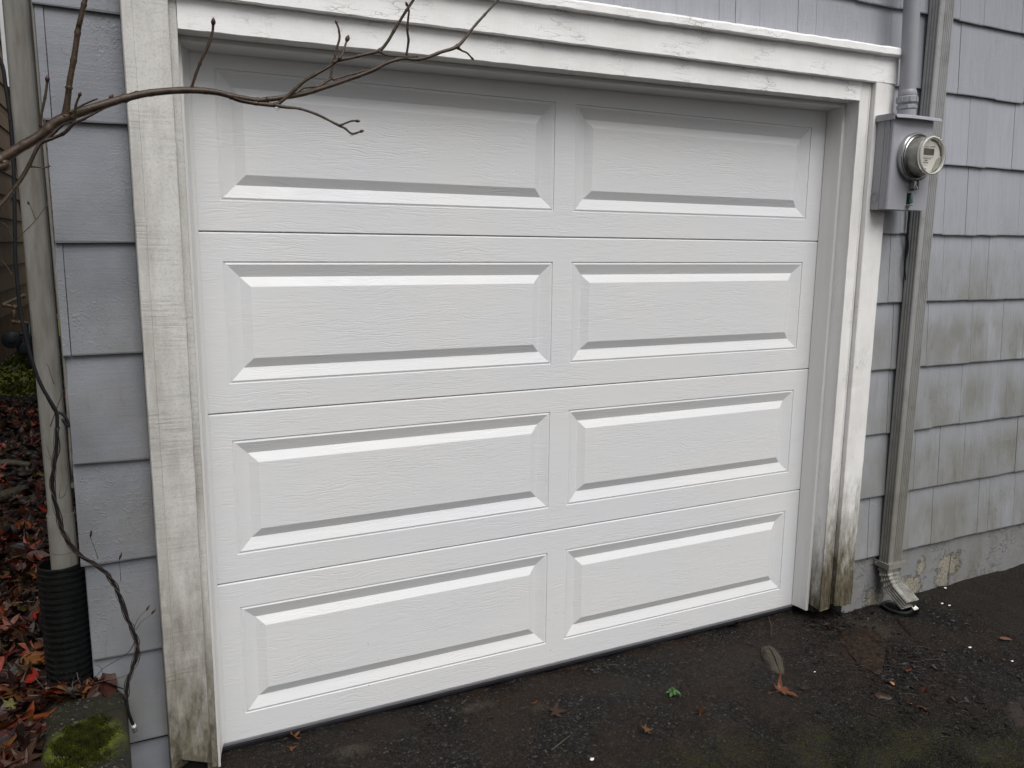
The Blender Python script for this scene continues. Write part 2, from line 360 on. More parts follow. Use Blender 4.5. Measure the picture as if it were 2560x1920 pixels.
M = dict(
    door=mat_door(),
    header=mat_trim('aged_white_header_paint', (.91, .905, .90), (.52, .49, .44), -1, -.5, 0, vert=False, crack=.6, base_dirt=.11),
    trimR=mat_trim('aged_white_casing_paint', (.81, .80, .785), (.44, .41, .36), .10, .80, 1.0, crack=.4, base_dirt=.16),
    trimL=mat_trim('grimy_white_casing_paint', (.60, .59, .565), (.27, .255, .225), .0, .85, .92, saw=True, crack=.12, base_dirt=.34),
    jambR=mat_trim('worn_jamb_paint', (.82, .81, .80), (.42, .38, .32), -.02, .55, 1.0, crack=.15, base_dirt=.10),
    jamb=mat_simple('jamb_white_paint', (.60, .59, .57), .5, var=.04, sc=12, stretch=(6, 6, 1), dirt=(.30, .26, .21), damt=.25, dsc=9),
    vinyl=mat_simple('white_vinyl_stop', (.72, .715, .70), .4, var=.02, sc=8, bump=.0002, stretch=(8, 8, .6)),
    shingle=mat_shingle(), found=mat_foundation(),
    dark=mat_simple('dark_cavity_wood', (.02, .018, .016), .9),
    alu=mat_simple('seal_retainer_metal', (.34, .34, .36), .45, .6, var=.06),
    rubber=mat_simple('black_rubber', (.022, .022, .028), .5, var=.2),
    asphalt=mat_asphalt(), soil=mat_leafsoil(), block=mat_block(),
    ds=mat_simple('grimy_downspout_paint', (.175, .168, .152), .5, var=.12, sc=14, stretch=(5, 5, .8), dirt=(.085, .075, .055), damt=.6, dsc=10, bump=.0006),
    dsR=None,
    elbow=mat_simple('pale_weathered_elbow_metal', (.33, .325, .295), .42, .2, var=.2, sc=40, dirt=(.09, .082, .06), damt=.7, dsc=28),
    boxm=mat_simple('grey_painted_steel', (.325, .33, .36), .38, .0, var=.05, sc=7, bump=.0005, bsc=30, spec=.5, dirt=(.17, .17, .18), damt=.25),
    conduit=mat_simple('grey_painted_conduit', (.30, .306, .335), .35, .0, var=.05, sc=9, bump=.0004, bsc=40, spec=.5),
    steel=mat_simple('brushed_ring_steel', (.47, .47, .475), .24, .95, var=.1, bump=.0001),
    face=mat_simple('cream_dial_face', (.76, .74, .69), .5, var=.03),
    lcd=mat_simple('grey_lcd', (.105, .11, .09), .2, var=.15, sc=60),
    print=mat_simple('faded_black_print', (.14, .13, .12), .6, var=.2),
    facegrey=mat_simple('dial_lower_grey', (.40, .39, .33), .5, var=.04),
    seal=mat_simple('green_plastic_seal', (.03, .10, .075), .3, var=.2),
    blackp=mat_simple('black_corrugated_plastic', (.006, .007, .007), .13, var=.2, spec=.6, dirt=(.02, .022, .018), damt=.2, dsc=30),
    cable=mat_simple('black_cable_jacket', (.010, .010, .012), .55, var=.3, spec=.25),
    conn=mat_simple('tarnished_connector', (.42, .40, .36), .35, .8, var=.25, sc=90),
    vine=mat_simple('dry_vine_bark', (.042, .028, .019), .7, var=.6, sc=60),
    bark=mat_bark(),
    bud=mat_simple('dark_red_bud', (.045, .018, .016), .4, var=.4, sc=90),
    leaf=mat_attr('wet_brown_leaf', .48, .32), stone=mat_attr('wet_pebble', .55, .3),
    chip=mat_simple('white_chip', (.74, .73, .68), .5, var=.08),
    wood=mat_simple('wet_rotten_wood', (.062, .052, .037), .65, var=.5, sc=60, stretch=(3, .5, 2), bump=.004, bsc=90, dirt=(.012, .010, .007), damt=.8, dsc=30),
    weed=mat_simple('bright_green_leaf', (.05, .125, .03), .4, var=.35, sc=50),
    neigh=mat_neighbour(),
    skirt=mat_simple('orange_brown_boards', (.17, .085, .042), .7, var=.4, sc=9, stretch=(1, 3, .4), dirt=(.05, .03, .02), damt=.5),
    nwhite=mat_simple('window_frame_white', (.72, .74, .76), .4, var=.03),
    glass=mat_simple('dark_window_glass', (.02, .022, .025), .08, var=.2, spec=.6),
    gasp=mat_simple('tan_gas_pipe', (.25, .185, .125), .5, .1, var=.2, sc=30),
    gasm=mat_simple('dark_grey_gas_meter', (.028, .036, .042), .4, .2, var=.25, sc=20),
    iron=mat_simple('rusty_drain_iron', (.035, .030, .030), .45, .5, var=.3, sc=40),
    roof=mat_simple('roof_shingle', (.06, .06, .065), .8, var=.3),
    drop=None,
)
q = N('water', .02, .5); q.b.inputs['Transmission Weight'].default_value = 1; q.b.inputs['IOR'].default_value = 1.33; M['drop'] = q.out((.95, .95, .95))
q = N('meter_glass', .06, .5); q.b.inputs['Transmission Weight'].default_value = 1; q.b.inputs['IOR'].default_value = 1.2; M['mglass'] = q.out((.98, .98, .96))
# right downspout: blue-grey paint above, brown-green grime lower down
q = N('downspout_grey_paint', .42, .4); Zc = q.xyz()[2]
g_ = q.noise(1, 5, .65, q.map((40, 40, 2.5)))
lv = q.math('ADD', q.rng(Zc, .25, 2.0, 1, .05), q.math('MULTIPLY', q.math('SUBTRACT', g_, .5), .7))
c_ = q.mix(q.ramp(lv, (.15, 0), (.9, .85)), (.33, .332, .335), (.21, .197, .168))
c_ = q.mix(q.math('MULTIPLY', q.ramp(q.noise(9, 5, .7), (.5, 0), (.7, 1)), .4), c_, (.09, .085, .065))
M['dsR'] = q.out(c_, None, q.bump(g_, .0006, .7))

# ------------------------------------------------------------------ mesh helpers
NOFLIP = []
def finish(name, bm, mat, parent=None, smooth=False, loc=None, ang=None):
    me = bpy.data.meshes.new(name)
    if NOFLIP: NOFLIP.clear()
    else: bmesh.ops.recalc_face_normals(bm, faces=bm.faces)
    bm.to_mesh(me); bm.free()
    o = bpy.data.objects.new(name, me); COL.objects.link(o)
    me.materials.append(M[mat] if isinstance(mat, str) else mat)
    wl = Vector((0, 0, 0)); p = parent
    while p: wl += p.location; p = p.parent
    if parent is not None:
        o.parent = parent; me.transform(Matrix.Translation(-wl))
    else:
        if loc is None:
            vs_ = [v.co for v in me.vertices]
            mn = Vector((min(v.x for v in vs_), min(v.y for v in vs_), min(v.z for v in vs_)))
            mx = Vector((max(v.x for v in vs_), max(v.y for v in vs_), max(v.z for v in vs_)))
            loc = Vector(((mn.x + mx.x) / 2, (mn.y + mx.y) / 2, mn.z))
        loc = Vector(loc); me.transform(Matrix.Translation(-loc)); o.location = loc
    if smooth:
        for p_ in me.polygons: p_.use_smooth = True
        if ang: 
            try: me.set_sharp_from_angle(angle=math.radians(ang))
            except Exception: pass
    return o
def tag(o, label=None, cat=None, group=None, kind=None):
    if label: o['label'] = label
    if cat: o['category'] = cat
    if group: o['group'] = group
    if kind: o['kind'] = kind
    return o
def empty(name, loc, label, cat, group=None):
    o = bpy.data.objects.new(name, None); COL.objects.link(o); o.location = loc; o.empty_display_size = .05
    return tag(o, label, cat, group)
def new(): return bmesh.new()
def box(bm, x0, x1, y0, y1, z0, z1, bev=0):
    vs_ = [bm.verts.new((x, y, z)) for x in (x0, x1) for y in (y0, y1) for z in (z0, z1)]
    fs = [bm.faces.new([vs_[i] for i in f]) for f in ((0, 1, 3, 2), (4, 6, 7, 5), (0, 4, 5, 1), (2, 3, 7, 6), (0, 2, 6, 4), (1, 5, 7, 3))]
    if bev:
        es = list({e for f in fs for e in f.edges})
        bmesh.ops.bevel(bm, geom=es, offset=bev, segments=2, affect='EDGES', profile=.6)
    return vs_
def nz(x, y, z, s=1): return mnoise.noise(Vector((x * s, y * s, z * s)))
def sweep(bm, prof, frames, jit=0, js=20, caps=True, endf=None):
    """prof: list of 2D points; frames: function(k, u, v)->Vector for k in range; closed profile"""
    rings = []
    for k, fr in enumerate(frames):
        ring = []
        for (u, v) in prof:
            p = fr(u, v)
            if jit: p = p + Vector((nz(p.x, p.y + 3, p.z, js), nz(p.x + 9, p.y, p.z, js), nz(p.x, p.y, p.z + 7, js))) * jit
            ring.append(bm.verts.new(p))
        rings.append(ring)
    n = len(prof)
    for a, b in zip(rings, rings[1:]):
        for i in range(n): bm.faces.new((a[i], a[(i + 1) % n], b[(i + 1) % n], b[i]))
    if caps:
        bm.faces.new(rings[0][::-1]); bm.faces.new(rings[-1])
    return rings
def tube(bm, pts, rad, seg=8, caps=True, tip=False):
    pts = [Vector(p) for p in pts]
    if not hasattr(rad, '__len__'): rad = [rad] * len(pts)
    up = Vector((0, 0, 1)); rings = []; prev = None
    for i, p in enumerate(pts):
        t = (pts[min(i + 1, len(pts) - 1)] - pts[max(i - 1, 0)]).normalized()
        if prev is None:
            a = t.cross(up if abs(t.z) < .9 else Vector((1, 0, 0))).normalized()
        else:
            a = (prev - t * prev.dot(t)).normalized()
        prev = a; b = t.cross(a)
        rings.append([bm.verts.new(p + (a * math.cos(2 * PI * j / seg) + b * math.sin(2 * PI * j / seg)) * rad[i]) for j in range(seg)])
    for r0, r1 in zip(rings, rings[1:]):
        for j in range(seg): bm.faces.new((r0[j], r0[(j + 1) % seg], r1[(j + 1) % seg], r1[j]))
    if caps: bm.faces.new(rings[0][::-1]); bm.faces.new(rings[-1])
    return rings
def spline(pts, n=6):
    P = [Vector(p) for p in pts]; P = [P[0] * 2 - P[1]] + P + [P[-1] * 2 - P[-2]]; out = []
    for i in range(1, len(P) - 2):
        for k in range(n):
            t = k / n; a, b, c, d = P[i - 1:i + 3]
            out.append(.5 * ((2 * b) + (c - a) * t + (2 * a - 5 * b + 4 * c - d) * t * t + (3 * b - a - 3 * c + d) * t ** 3))
    out.append(P[-2]); return out
def splr(r, n=6):
    out = []
    for a, b in zip(r, r[1:]):
        for k in range(n): out.append(a + (b - a) * k / n)
    return out + [r[-1]]
def lathe(bm, prof, cen, axis='z', seg=32, caps=True):
    """prof: (radius, height); axis 'z' up or 'y' (height runs along -Y)"""
    rings = []
    for r, h in prof:
        ring = []
        for j in range(seg):
            a = 2 * PI * j / seg; u, v = math.cos(a) * r, math.sin(a) * r
            p = Vector((u, v, h)) if axis == 'z' else Vector((u, -h, v)) if axis == 'y' else Vector((h, u, v))
            ring.append(bm.verts.new(Vector(cen) + p))
        rings.append(ring)
    for a, b in zip(rings, rings[1:]):
        for j in range(seg): bm.faces.new((a[j], a[(j + 1) % seg], b[(j + 1) % seg], b[j]))
    if caps: bm.faces.new(rings[0][::-1]); bm.faces.new(rings[-1])
def color_layer(bm): return bm.loops.layers.color.new('tone')

# ------------------------------------------------------------------ HOUSE
house = empty('house', (1.2, 0, -.03), 'blue grey shingled house front around the white garage door', 'house')
W = 2.405
H = 0.5334
zt = lambda x: 2.1085 + .0122 * (x + .043)          # slightly out-of-level door head
zo = lambda x: 2.186 + .0085 * x                    # bottom edge of the outer head board
zc = lambda x: 2.2725 + .0133 * x                   # bottom edge of the drip cap

bm = new()
box(bm, -.335, -.045, -.098, .10, -.06, 3.4); box(bm, 2.432, 7.0, -.098, .10, .0, 3.4); box(bm, -.045, 2.432, -.098, .10, 2.20, 3.4)
box(bm, -.335, -.20, .10, 7.5, -.06, 3.4); box(bm, 6.8, 7.0, .10, 7.5, -.06, 3.4); box(bm, -.2, 6.8, 7.3, 7.5, -.06, 3.4)
box(bm, -.2, 6.8, .6, .65, -.06, 3.3)
finish('wall', bm, 'dark', house)
bm = new()
for s in (-1, 1):
    y0, y1 = (-.5, 3.6) if s < 0 else (7.9, 3.6)
    v = [bm.verts.new(p) for p in ((-.7, y0, 3.35), (7.3, y0, 3.35), (7.3, y1, 5.4), (-.7, y1, 5.4), (-.7, y0, 3.43), (7.3, y0, 3.43), (7.3, y1, 5.48), (-.7, y1, 5.48))]
    for f in ((0, 3, 2, 1), (4, 5, 6, 7), (0, 1, 5, 4), (2, 3, 7, 6), (0, 4, 7, 3), (1, 2, 6, 5)): bm.faces.new([v[i] for i in f])
finish('roof', bm, 'roof', house)

# --- garage door: one pressed sheet with eight raised panels
PX = [(.0625, 1.1535), (1.2305, 2.3290)]
RINGS = [(0, 0), (.0012, .0034), (.0030, .0034), (.0085, .0008), (.0095, .0008), (.0455, .0138), (.0735, .0004), (.0750, 0)]
ZR = [(0.0875, 0.4485)] * 4
def door_meshes():
    frame = new(); panels = []
    xs = [-.014, PX[0][0], PX[0][1], PX[1][0], PX[1][1], W + .014]
    for s in range(4):
        z0 = s * H + (.0009 if s else .002); z1 = (s + 1) * H - .0010
        za, zb = s * H + ZR[s][0], s * H + ZR[s][1]
        ch = .0042
        zl = [(z0, .006), (z0 + ch * .6, 0)] if s else [(z0, 0), (z0 + .001, 0)]
        zs = [z0 + ch * .6 if s else z0 + .001, za, zb, z1 - ch]
        for i in range(5):
            for j in range(3):
                if j == 1 and i in (1, 3): continue
                v = [frame.verts.new(p) for p in ((xs[i], 0, zs[j]), (xs[i + 1], 0, zs[j]), (xs[i + 1], 0, zs[j + 1]), (xs[i], 0, zs[j + 1]))]
                frame.faces.new(v)
        for (a, ya), (b, yb) in (((z1 - ch, 0), (z1 - .0006, .0035)), ((z1 - .0006, .0035), (z1 + .0012, .021)), ((z0 - .0008, .021), (z0, .004)), ((z0, .004), (zs[0], 0))):
            v = [frame.verts.new(p) for p in ((xs[0], ya, a), (xs[-1], ya, a), (xs[-1], yb, b), (xs[0], yb, b))]; frame.faces.new(v)
        for (xa, xb) in PX:
            bm = new(); loops = []
            for d, y in RINGS:
                loops.append([bm.verts.new(p) for p in ((xa + d, y, za + d), (xb - d, y, za + d), (xb - d, y, zb - d), (xa + d, y, zb - d))])
            for l0, l1 in zip(loops, loops[1:]):
                for k in range(4): bm.faces.new((l0[k], l0[(k + 1) % 4], l1[(k + 1) % 4], l1[k]))
            bm.faces.new(loops[-1]); panels.append((s, bm))
    box(frame, -.014, W + .014, .020, .055, .002, 4 * H)
    return frame, panels
fr, pans = door_meshes()
gd = finish('garage_door', fr, 'door', house)
gd['label'] = 'white four-section steel overhead door with embossed wood grain'
for s, bm in pans: finish('raised_panel', bm, 'door', gd)
bm = new(); box(bm, -.012, W + .012, -.0015, .03, -.0075, .0018)
box(bm, -.012, W + .012, -.0025, .03, -.0030, .0010)
finish('seal_retainer', bm, 'alu', gd)
bm = new()
fr_ = [(lambda u, v, x=x: Vector((x, u, v + .0015 * nz(x, 0, 0, 6)))) for x in [-.012 + i * (W + .024) / 60 for i in range(61)]]
sweep(bm, [(.004, -.0078), (.002, -.017), (.006, -.028), (.024, -.032), (.028, -.0078)], fr_)
finish('bottom_seal', bm, 'rubber', gd)

# --- jambs, vinyl stop mouldings
XL, XR = -.038, 2.4255
def board_z(x0, x1, y0, y1, z0, z1, nseg, jit, mat, name, bev=.003, prof=None, endjit=0, parent=house, rot=0):
    bm = new()
    p = prof or [(x0 + bev, y0), (x1 - bev, y0), (x1, y0 + bev), (x1, y1), (x0, y1), (x0, y0 + bev)]
    zs = [z0 + (z1 - z0) * (i / nseg) for i in range(nseg + 1)]
    rg = sweep(bm, p, [(lambda u, v, z=z: Vector((u, v, z))) for z in zs], jit, 30)
    if endjit:
        for v in rg[0]: v.co.z += endjit * (abs(nz(v.co.x, v.co.y, 3, 60)) * 2)
        for i, r in enumerate(rg[1:4]):
            for v in r: v.co.z += endjit * .4 * nz(v.co.x, 5, v.co.y, 40)
    return finish(name, bm, mat, parent)
frm = new(); box(frm, XL - .03, XL, -.140, .03, -.01, zt(0)); finish('door_jamb', frm, 'trimL', house)
board_z(XR, XR + .03, -.1405, .03, .022, zt(2.4), 60, .0006, 'jambR', 'door_jamb', endjit=.03)
bm = new()
sweep(bm, [(-.140, 0), (-.140, .03), (.03, .03), (.03, 0)], [(lambda u, v, x=x: Vector((x, u, zt(x) + v))) for x in (XL - .02, XR + .02)])
hj = finish('head_jamb', bm, 'jamb', house)
def stop_prof(s):      # (offset from jamb into the opening, y)
    return [(0, -.076), (.010, -.076), (.0125, -.074), (.0135, -.064), (.0145, -.050), (.0195, -.030), (.0270, -.0125), (.0375 if s else .030, -.0030), (.0360 if s else .028, -.0018), (.0150, -.016), (.008, -.020), (0, -.020)]
bm = new()
sweep(bm, [(XL + u, y) for u, y in stop_prof(1)], [(lambda u, v, z=z: Vector((u, v, z))) for z in (-.024, .4, 1, 1.6, zt(0) - .0005)])
for v in bm.verts:
    if v.co.z < 0: v.co.z += .030 * max(0, (v.co.x - XL - .012) / .02) * 1.2
o = finish('stop_moulding', bm, 'vinyl', house)
bm = new()
SP = [(0, -.076), (.010, -.076), (.0125, -.074), (.0130, -.060), (.0135, -.045), (.0160, -.028), (.0190, -.012), (.0215, -.0030), (.0200, -.0018), (.0120, -.014), (.008, -.020), (0, -.020)]
sweep(bm, [(XR - u, y) for u, y in SP], [(lambda u, v, z=z: Vector((u, v, z))) for z in (.002, .4, 1, 1.6, zt(2.4) - .0005)])
finish('stop_moulding', bm, 'vinyl', house)
bm = new()
sweep(bm, [(y, -u) for u, y in SP], [(lambda u, v, x=x: Vector((x, u, zt(x) + v * 1.0 - .0006))) for x in (XL + .0125, .8, 1.6, XR - .0125)])
finish('stop_moulding', bm, 'vinyl', house)

# --- casings
YI, YO = -.146, -.170
# left: outer flat board with a raised outer bead, narrow inner strip
board_z(0, 0, 0, 0, .045, 2.40, 60, .0012, 'trimL', 'casing_board',
        prof=[(-.1685, YO + .004), (-.1660, YO - .001), (-.1430, YO - .0015), (-.1410, YO + .0008), (-.0605, YO + .0005), (-.0585, YO + .003), (-.0585, -.099), (-.1685, -.099)], endjit=.045)
board_z(-.0583, XL, YI, -.141, .02, 2.40, 60, .0009, 'trimL', 'casing_strip', bev=.002, endjit=.02)
# right: inner moulded strip, outer board with a stepped edge
board_z(0, 0, 0, 0, .02, zo(2.45) - .001, 60, .0011, 'trimR', 'casing_strip',
        prof=[(XR - .006, YI), (2.4660, YI - .0005), (2.4690, YI - .0035), (2.4735, YI - .0030), (2.4750, YI + .004), (2.4765, -.1415), (XR, -.1415), (XR - .006, -.1405)], endjit=.03)
board_z(0, 0, 0, 0, .03, zo(2.5), 60, .0013, 'trimR', 'casing_board',
        prof=[(2.4770, YO + .002), (2.4795, YO), (2.5540, YO), (2.5560, YO + .003), (2.5585, YO + .0025), (2.5900, YO + .008), (2.5920, YO + .012), (2.5920, -.099), (2.4770, -.099)], endjit=.03)
# heads
def board_x(prof_f, x0, x1, nseg, jit, mat, name):
    bm = new(); xs = [x0 + (x1 - x0) * i / nseg for i in range(nseg + 1)]
    def mk(x):
        pf = prof_f(x)
        return pf
    rings = []
    for x in xs:
        ring = []
        for (y, z) in prof_f(x):
            p = Vector((x, y, z)); p += Vector((0, nz(x, y, z, 22), nz(x + 5, y, z, 22) + .5 * nz(x, y, z, 70))) * jit
            ring.append(bm.verts.new(p))
        rings.append(ring)
    n = len(rings[0])
    for a, b in zip(rings, rings[1:]):
        for i in range(n): bm.faces.new((a[i], a[(i + 1) % n], b[(i + 1) % n], b[i]))
    bm.faces.new(rings[0][::-1]); bm.faces.new(rings[-1])
    return finish(name, bm, mat, house)
board_x(lambda x: [(YI, zt(x)), (YI + .001, zt(x) - .0008), (-.1408, zt(x) - .0008), (-.1408, zo(x) + .02), (YI, zo(x) + .02)], XL + .001, 2.4245, 200, .0013, 'header', 'head_board')
board_x(lambda x: [(YO + .003, zo(x)), (YO, zo(x) + .003), (YO + .001, zc(x) + .004), (-.099, zc(x) + .004), (-.099, zo(x) + .001), (-.150, zo(x) + .001)], -.0583, 2.5905, 200, .0014, 'header', 'head_board')
board_x(lambda x: [(-.1935, zc(x) + .002), (-.1960, zc(x) + .005), (-.1950, zc(x) + .026), (-.1880, zc(x) + .0335), (-.110, zc(x) + .044), (-.099, zc(x) + .044), (-.099, zc(x) + .0045), (-.1700, zc(x) + .001)], -.0583, 2.6060, 200, .0022, 'header', 'drip_cap')

# --- shingles
SH = new(); CL = color_layer(SH)
def shingle(x0, x1, zb, zt_, yb, yt, tone, rnd, thick=.011, skew=0, bot=None):
    n = 3
    gx = [x0 + (x1 - x0) * i / n for i in range(n + 1)]
    rows = []
    zs = [zb, zb + .004, zb + .14, zt_]
    for r, z in enumerate(zs):
        t = (z - zb) / (zt_ - zb); row = []
        for i, x in enumerate(gx):
            y = yb + (yt - yb) * t + .0006 * nz(x, z, rnd * 9, 9)
            zz = z
            if r == 0: zz += skew * (i / n - .5) + .0016 * nz(x, rnd * 5, 0, 60); y += .0012
            row.append(SH.verts.new((x, y, zz)))
        rows.append(row)
    back = [[SH.verts.new((x, yb + thick + (yt - yb) * (0 if r == 0 else 1), rows[r if r == 0 else 3][i].co.z)) for i, x in enumerate(gx)] for r in (0, 1)]
    fs = []
    for r in range(3):
        for i in range(n): fs.append(SH.faces.new((rows[r][i], rows[r][i + 1], rows[r + 1][i + 1], rows[r + 1][i])))
    for i in range(n): fs.append(SH.faces.new((rows[0][i + 1], rows[0][i], back[0][i], back[0][i + 1])))
    for side in (0, n):
        a = [rows[0][side], rows[1][side], rows[2][side], rows[3][side], back[1][side], back[0][side]]
        if side == 0: a = a[::-1]
        fs.append(SH.faces.new(a))
    for f in fs:
        for l in f.loops:
            l[CL] = (tone, rnd, min(1, max(0, (l.vert.co.z - zb) / .29)), 1)
def course(zb, x0, x1, h=.31, wmin=.07, wmax=.20, yb=-.1235, yt=-.1075, gap=.0016):
    x = x0
    while x < x1 - .01:
        w_ = random.uniform(wmin, wmax)
        if x + w_ > x1 - .05: w_ = x1 - x
        dz = random.choice([0, 0, 0, .001, -.0015, .002]) * (2 if zb > 1.5 else 1); dy = random.uniform(-.0012, .0008)
        g = gap * random.choice([.4, .8, 1, 1.8])
        shingle(x + g / 2, x + w_ - g / 2, zb + dz, zb + h, yb + dy, yt + dy, min(1, max(0, random.gauss(.5, .16))), random.random(), skew=random.uniform(-.0012, .0012))
        x += w_
RZ = [.2115, .4940, .7765, 1.0610, 1.3490, 1.6380, 1.9290, 2.2200, 2.5060, 2.7900, 3.08]
for z in RZ[:8]: course(z, 2.6, 6.9)
course(2.22, .30 - .64, 2.62) ; course(2.506, -.34, 6.9); course(2.79, -.34, 6.9); course(3.08, -.34, 6.9)
# left column: single wide shingles, some with a corner strip
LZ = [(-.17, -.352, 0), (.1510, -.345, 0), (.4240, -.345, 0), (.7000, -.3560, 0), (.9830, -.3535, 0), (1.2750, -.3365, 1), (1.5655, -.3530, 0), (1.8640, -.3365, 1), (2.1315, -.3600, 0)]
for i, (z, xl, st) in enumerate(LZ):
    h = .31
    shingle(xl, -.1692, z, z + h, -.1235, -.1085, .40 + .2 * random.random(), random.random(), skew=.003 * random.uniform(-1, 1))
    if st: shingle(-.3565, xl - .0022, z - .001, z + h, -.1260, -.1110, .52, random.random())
box(SH, -.3475, -.336, -.106, 7.4, -.1, 3.3)
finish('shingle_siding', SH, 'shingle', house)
# foundation
bm = new()
fx = [2.6 + i * .05 for i in range(88)]
pf = lambda x: [(-.1045, .215), (-.1060, .205), (-.1060, .04), (-.1050 + .002 * nz(x, 0, 0, 9), -.045 + .010 * nz(x, 1, 0, 5)), (-.085, -.08), (-.02, -.08), (-.02, .215)]
rings = [[bm.verts.new((x, y, z)) for y, z in pf(x)] for x in fx]
for a, b in zip(rings, rings[1:]):
    for i in range(7): bm.faces.new((a[i], a[(i + 1) % 7], b[(i + 1) % 7], b[i]))
bm.faces.new(rings[0][::-1]); bm.faces.new(rings[-1])
finish('foundation', bm, 'found', house)

# ------------------------------------------------------------------ GROUND
GZ = -.031
def gh(x, y):
    z = GZ + .009 * nz(x, y, 0, 2.2) + .0085 * nz(x, y, 4, 7) + .0055 * nz(x, y, 2, 15) + .0032 * nz(x, y, 8, 31)
    if x > 2.5 and y > -.5: z += 0
    # drain pocket at the right downspout
    d = math.hypot(x - 2.885, y + .172)
    if d < .085: z -= .05 * min(1, (.085 - d) / .02)
    # crack joints
    for (ax, ay), (bx, by) in (((2.785, -.226), (2.7085, -.3585)), ((2.7085, -.3585), (2.604, -.57)), ((2.537, -.69), (2.5305, -.753)), ((2.5305, -.753), (2.4765, -.84)), ((3.1163, -.209), (3.0402, -.6487)), ((3.0402, -.6487), (2.9, -1.45))):
        t = max(0, min(1, ((x - ax) * (bx - ax) + (y - ay) * (by - ay)) / ((bx - ax) ** 2 + (by - ay) ** 2)))
        dd = math.hypot(x - ax - t * (bx - ax), y - ay - t * (by - ay)) + .004 * nz(x, y, 2, 25)
        if dd < .009: z -= .011 * (1 - max(0, dd) / .009)
    if y > -.12 and x < 2.45: z -= .004
    return z
def axis(a, b, step, lo, hi, grow=1.35):
    xs = [a + (b - a) * i / round((b - a) / step) for i in range(round((b - a) / step) + 1)]
    s = step; x = b
    while x < hi: s *= grow; x += s; xs.append(x)
    s = step; x = a
    while x > lo: s *= grow; x -= s; xs.insert(0, x)
    return xs
gx = axis(-.30, 4.0, .010, -90, 90); gy = axis(-1.45, .0, .010, -90, 60)
gx = [x for x in gx]; bm = new()
vg = []
for y in gy:
    row = []
    for x in gx:
        near = -.4 < x < 5 and -3 < y < 1
        row.append(bm.verts.new((x, y, gh(x, y) if near else GZ)))
    vg.append(row)
for j in range(len(gy) - 1):
    for i in range(len(gx) - 1): bm.faces.new((vg[j][i], vg[j][i + 1], vg[j + 1][i + 1], vg[j + 1][i]))
drive = finish('driveway', bm, 'asphalt', smooth=True); tag(drive, kind='structure')

# loose aggregate on the driveway: uncountable grit
def pebble(bm, CLr, c, r, col, flat=.6, sub=0):
    vs0 = len(bm.verts)
    ret = bmesh.ops.create_icosphere(bm, subdivisions=1 + sub, radius=1)
    rz = random.random() * 9; sx, sy = random.uniform(.7, 1.3), random.uniform(.6, 1.1)
    ang = random.random() * PI; ca, sa = math.cos(ang), math.sin(ang)
    for v in ret['verts']:
        k = 1 + .35 * nz(v.co.x + rz, v.co.y, v.co.z, 1.3)
        x, y, z = v.co.x * sx * k, v.co.y * sy * k, v.co.z * flat * k
        v.co = Vector((c[0] + (x * ca - y * sa) * r, c[1] + (x * sa + y * ca) * r, c[2] + z * r))
    for v in ret['verts']:
        for l in v.link_loops: l[CLr] = (*col, 1)
def quick_stone(bm, CLr, c, r, col):
    # 8-faced chip, cheap enough for thousands
    a0 = random.random() * PI; n = 5; top = bm.verts.new((c[0] + r * random.uniform(-.3, .3), c[1] + r * random.uniform(-.3, .3), c[2] + r * random.uniform(.5, .9)))
    ring = [bm.verts.new((c[0] + math.cos(a0 + 2 * PI * i / n) * r * random.uniform(.6, 1.2), c[1] + math.sin(a0 + 2 * PI * i / n) * r * random.uniform(.5, 1.0), c[2] + r * random.uniform(-.1, .25))) for i in range(n)]
    base = bm.verts.new((c[0], c[1], c[2] - r * .5))
    for i in range(n):
        for f in (bm.faces.new((ring[i], ring[(i + 1) % n], top)), bm.faces.new((ring[(i + 1) % n], ring[i], base))):
            for l in f.loops: l[CLr] = (*col, 1)
bm = new(); cl = color_layer(bm)
PATCH = [(at(x, y, Z=GZ).x, at(x, y, Z=GZ).y) for x, y in [(2092, 1592), (2118, 1576), (2165, 1568), (2200, 1585), (2212, 1630), (2210, 1662), (2196, 1690), (2160, 1672), (2125, 1640)]]
def inside(x, y):
    c = False; j = len(PATCH) - 1
    for i in range(len(PATCH)):
        (a, b), (d, e) = PATCH[i], PATCH[j]
        if (b > y) != (e > y) and x < (d - a) * (y - b) / (e - b) + a: c = not c
        j = i
    return c
for i in range(120000):
    x = random.uniform(-.1, 3.9); y = -.02 - abs(random.random()) * 1.35
    if (x - 2.60) ** 2 / .16 ** 2 + (y + 1.03) ** 2 / .15 ** 2 < 1: continue
    if x - .173 * y > 3.15 and random.random() < .9: continue
    if nz(x, y, 1, 4) < -.12 and random.random() < .6: continue
    if math.hypot(x - 2.885, y + .172) < .09: continue
    if y > -.05 and x < 2.45 and False: continue
    if y > -.11 and x > 2.44: continue
    g = random.random(); b = .006 + .085 * g ** 3.5
    if random.random() < .004: b = .22
    col = (b * 1.12, b * .95, b * .84) if random.random() < .7 else (b * 1.6, b * .95, b * .72)
    inp = inside(x, y)
    if inp and random.random() < .6: continue
    quick_stone(bm, cl, (x, y, gh(x, y) - .0005 + (.011 if inp else 0)), random.uniform(.0016, .0036) * (1.6 if random.random() < .12 else 1), col)
gr = finish('grit', bm, 'stone'); tag(gr, 'loose dark grit and small chips scattered over the driveway', 'grit', kind='stuff')

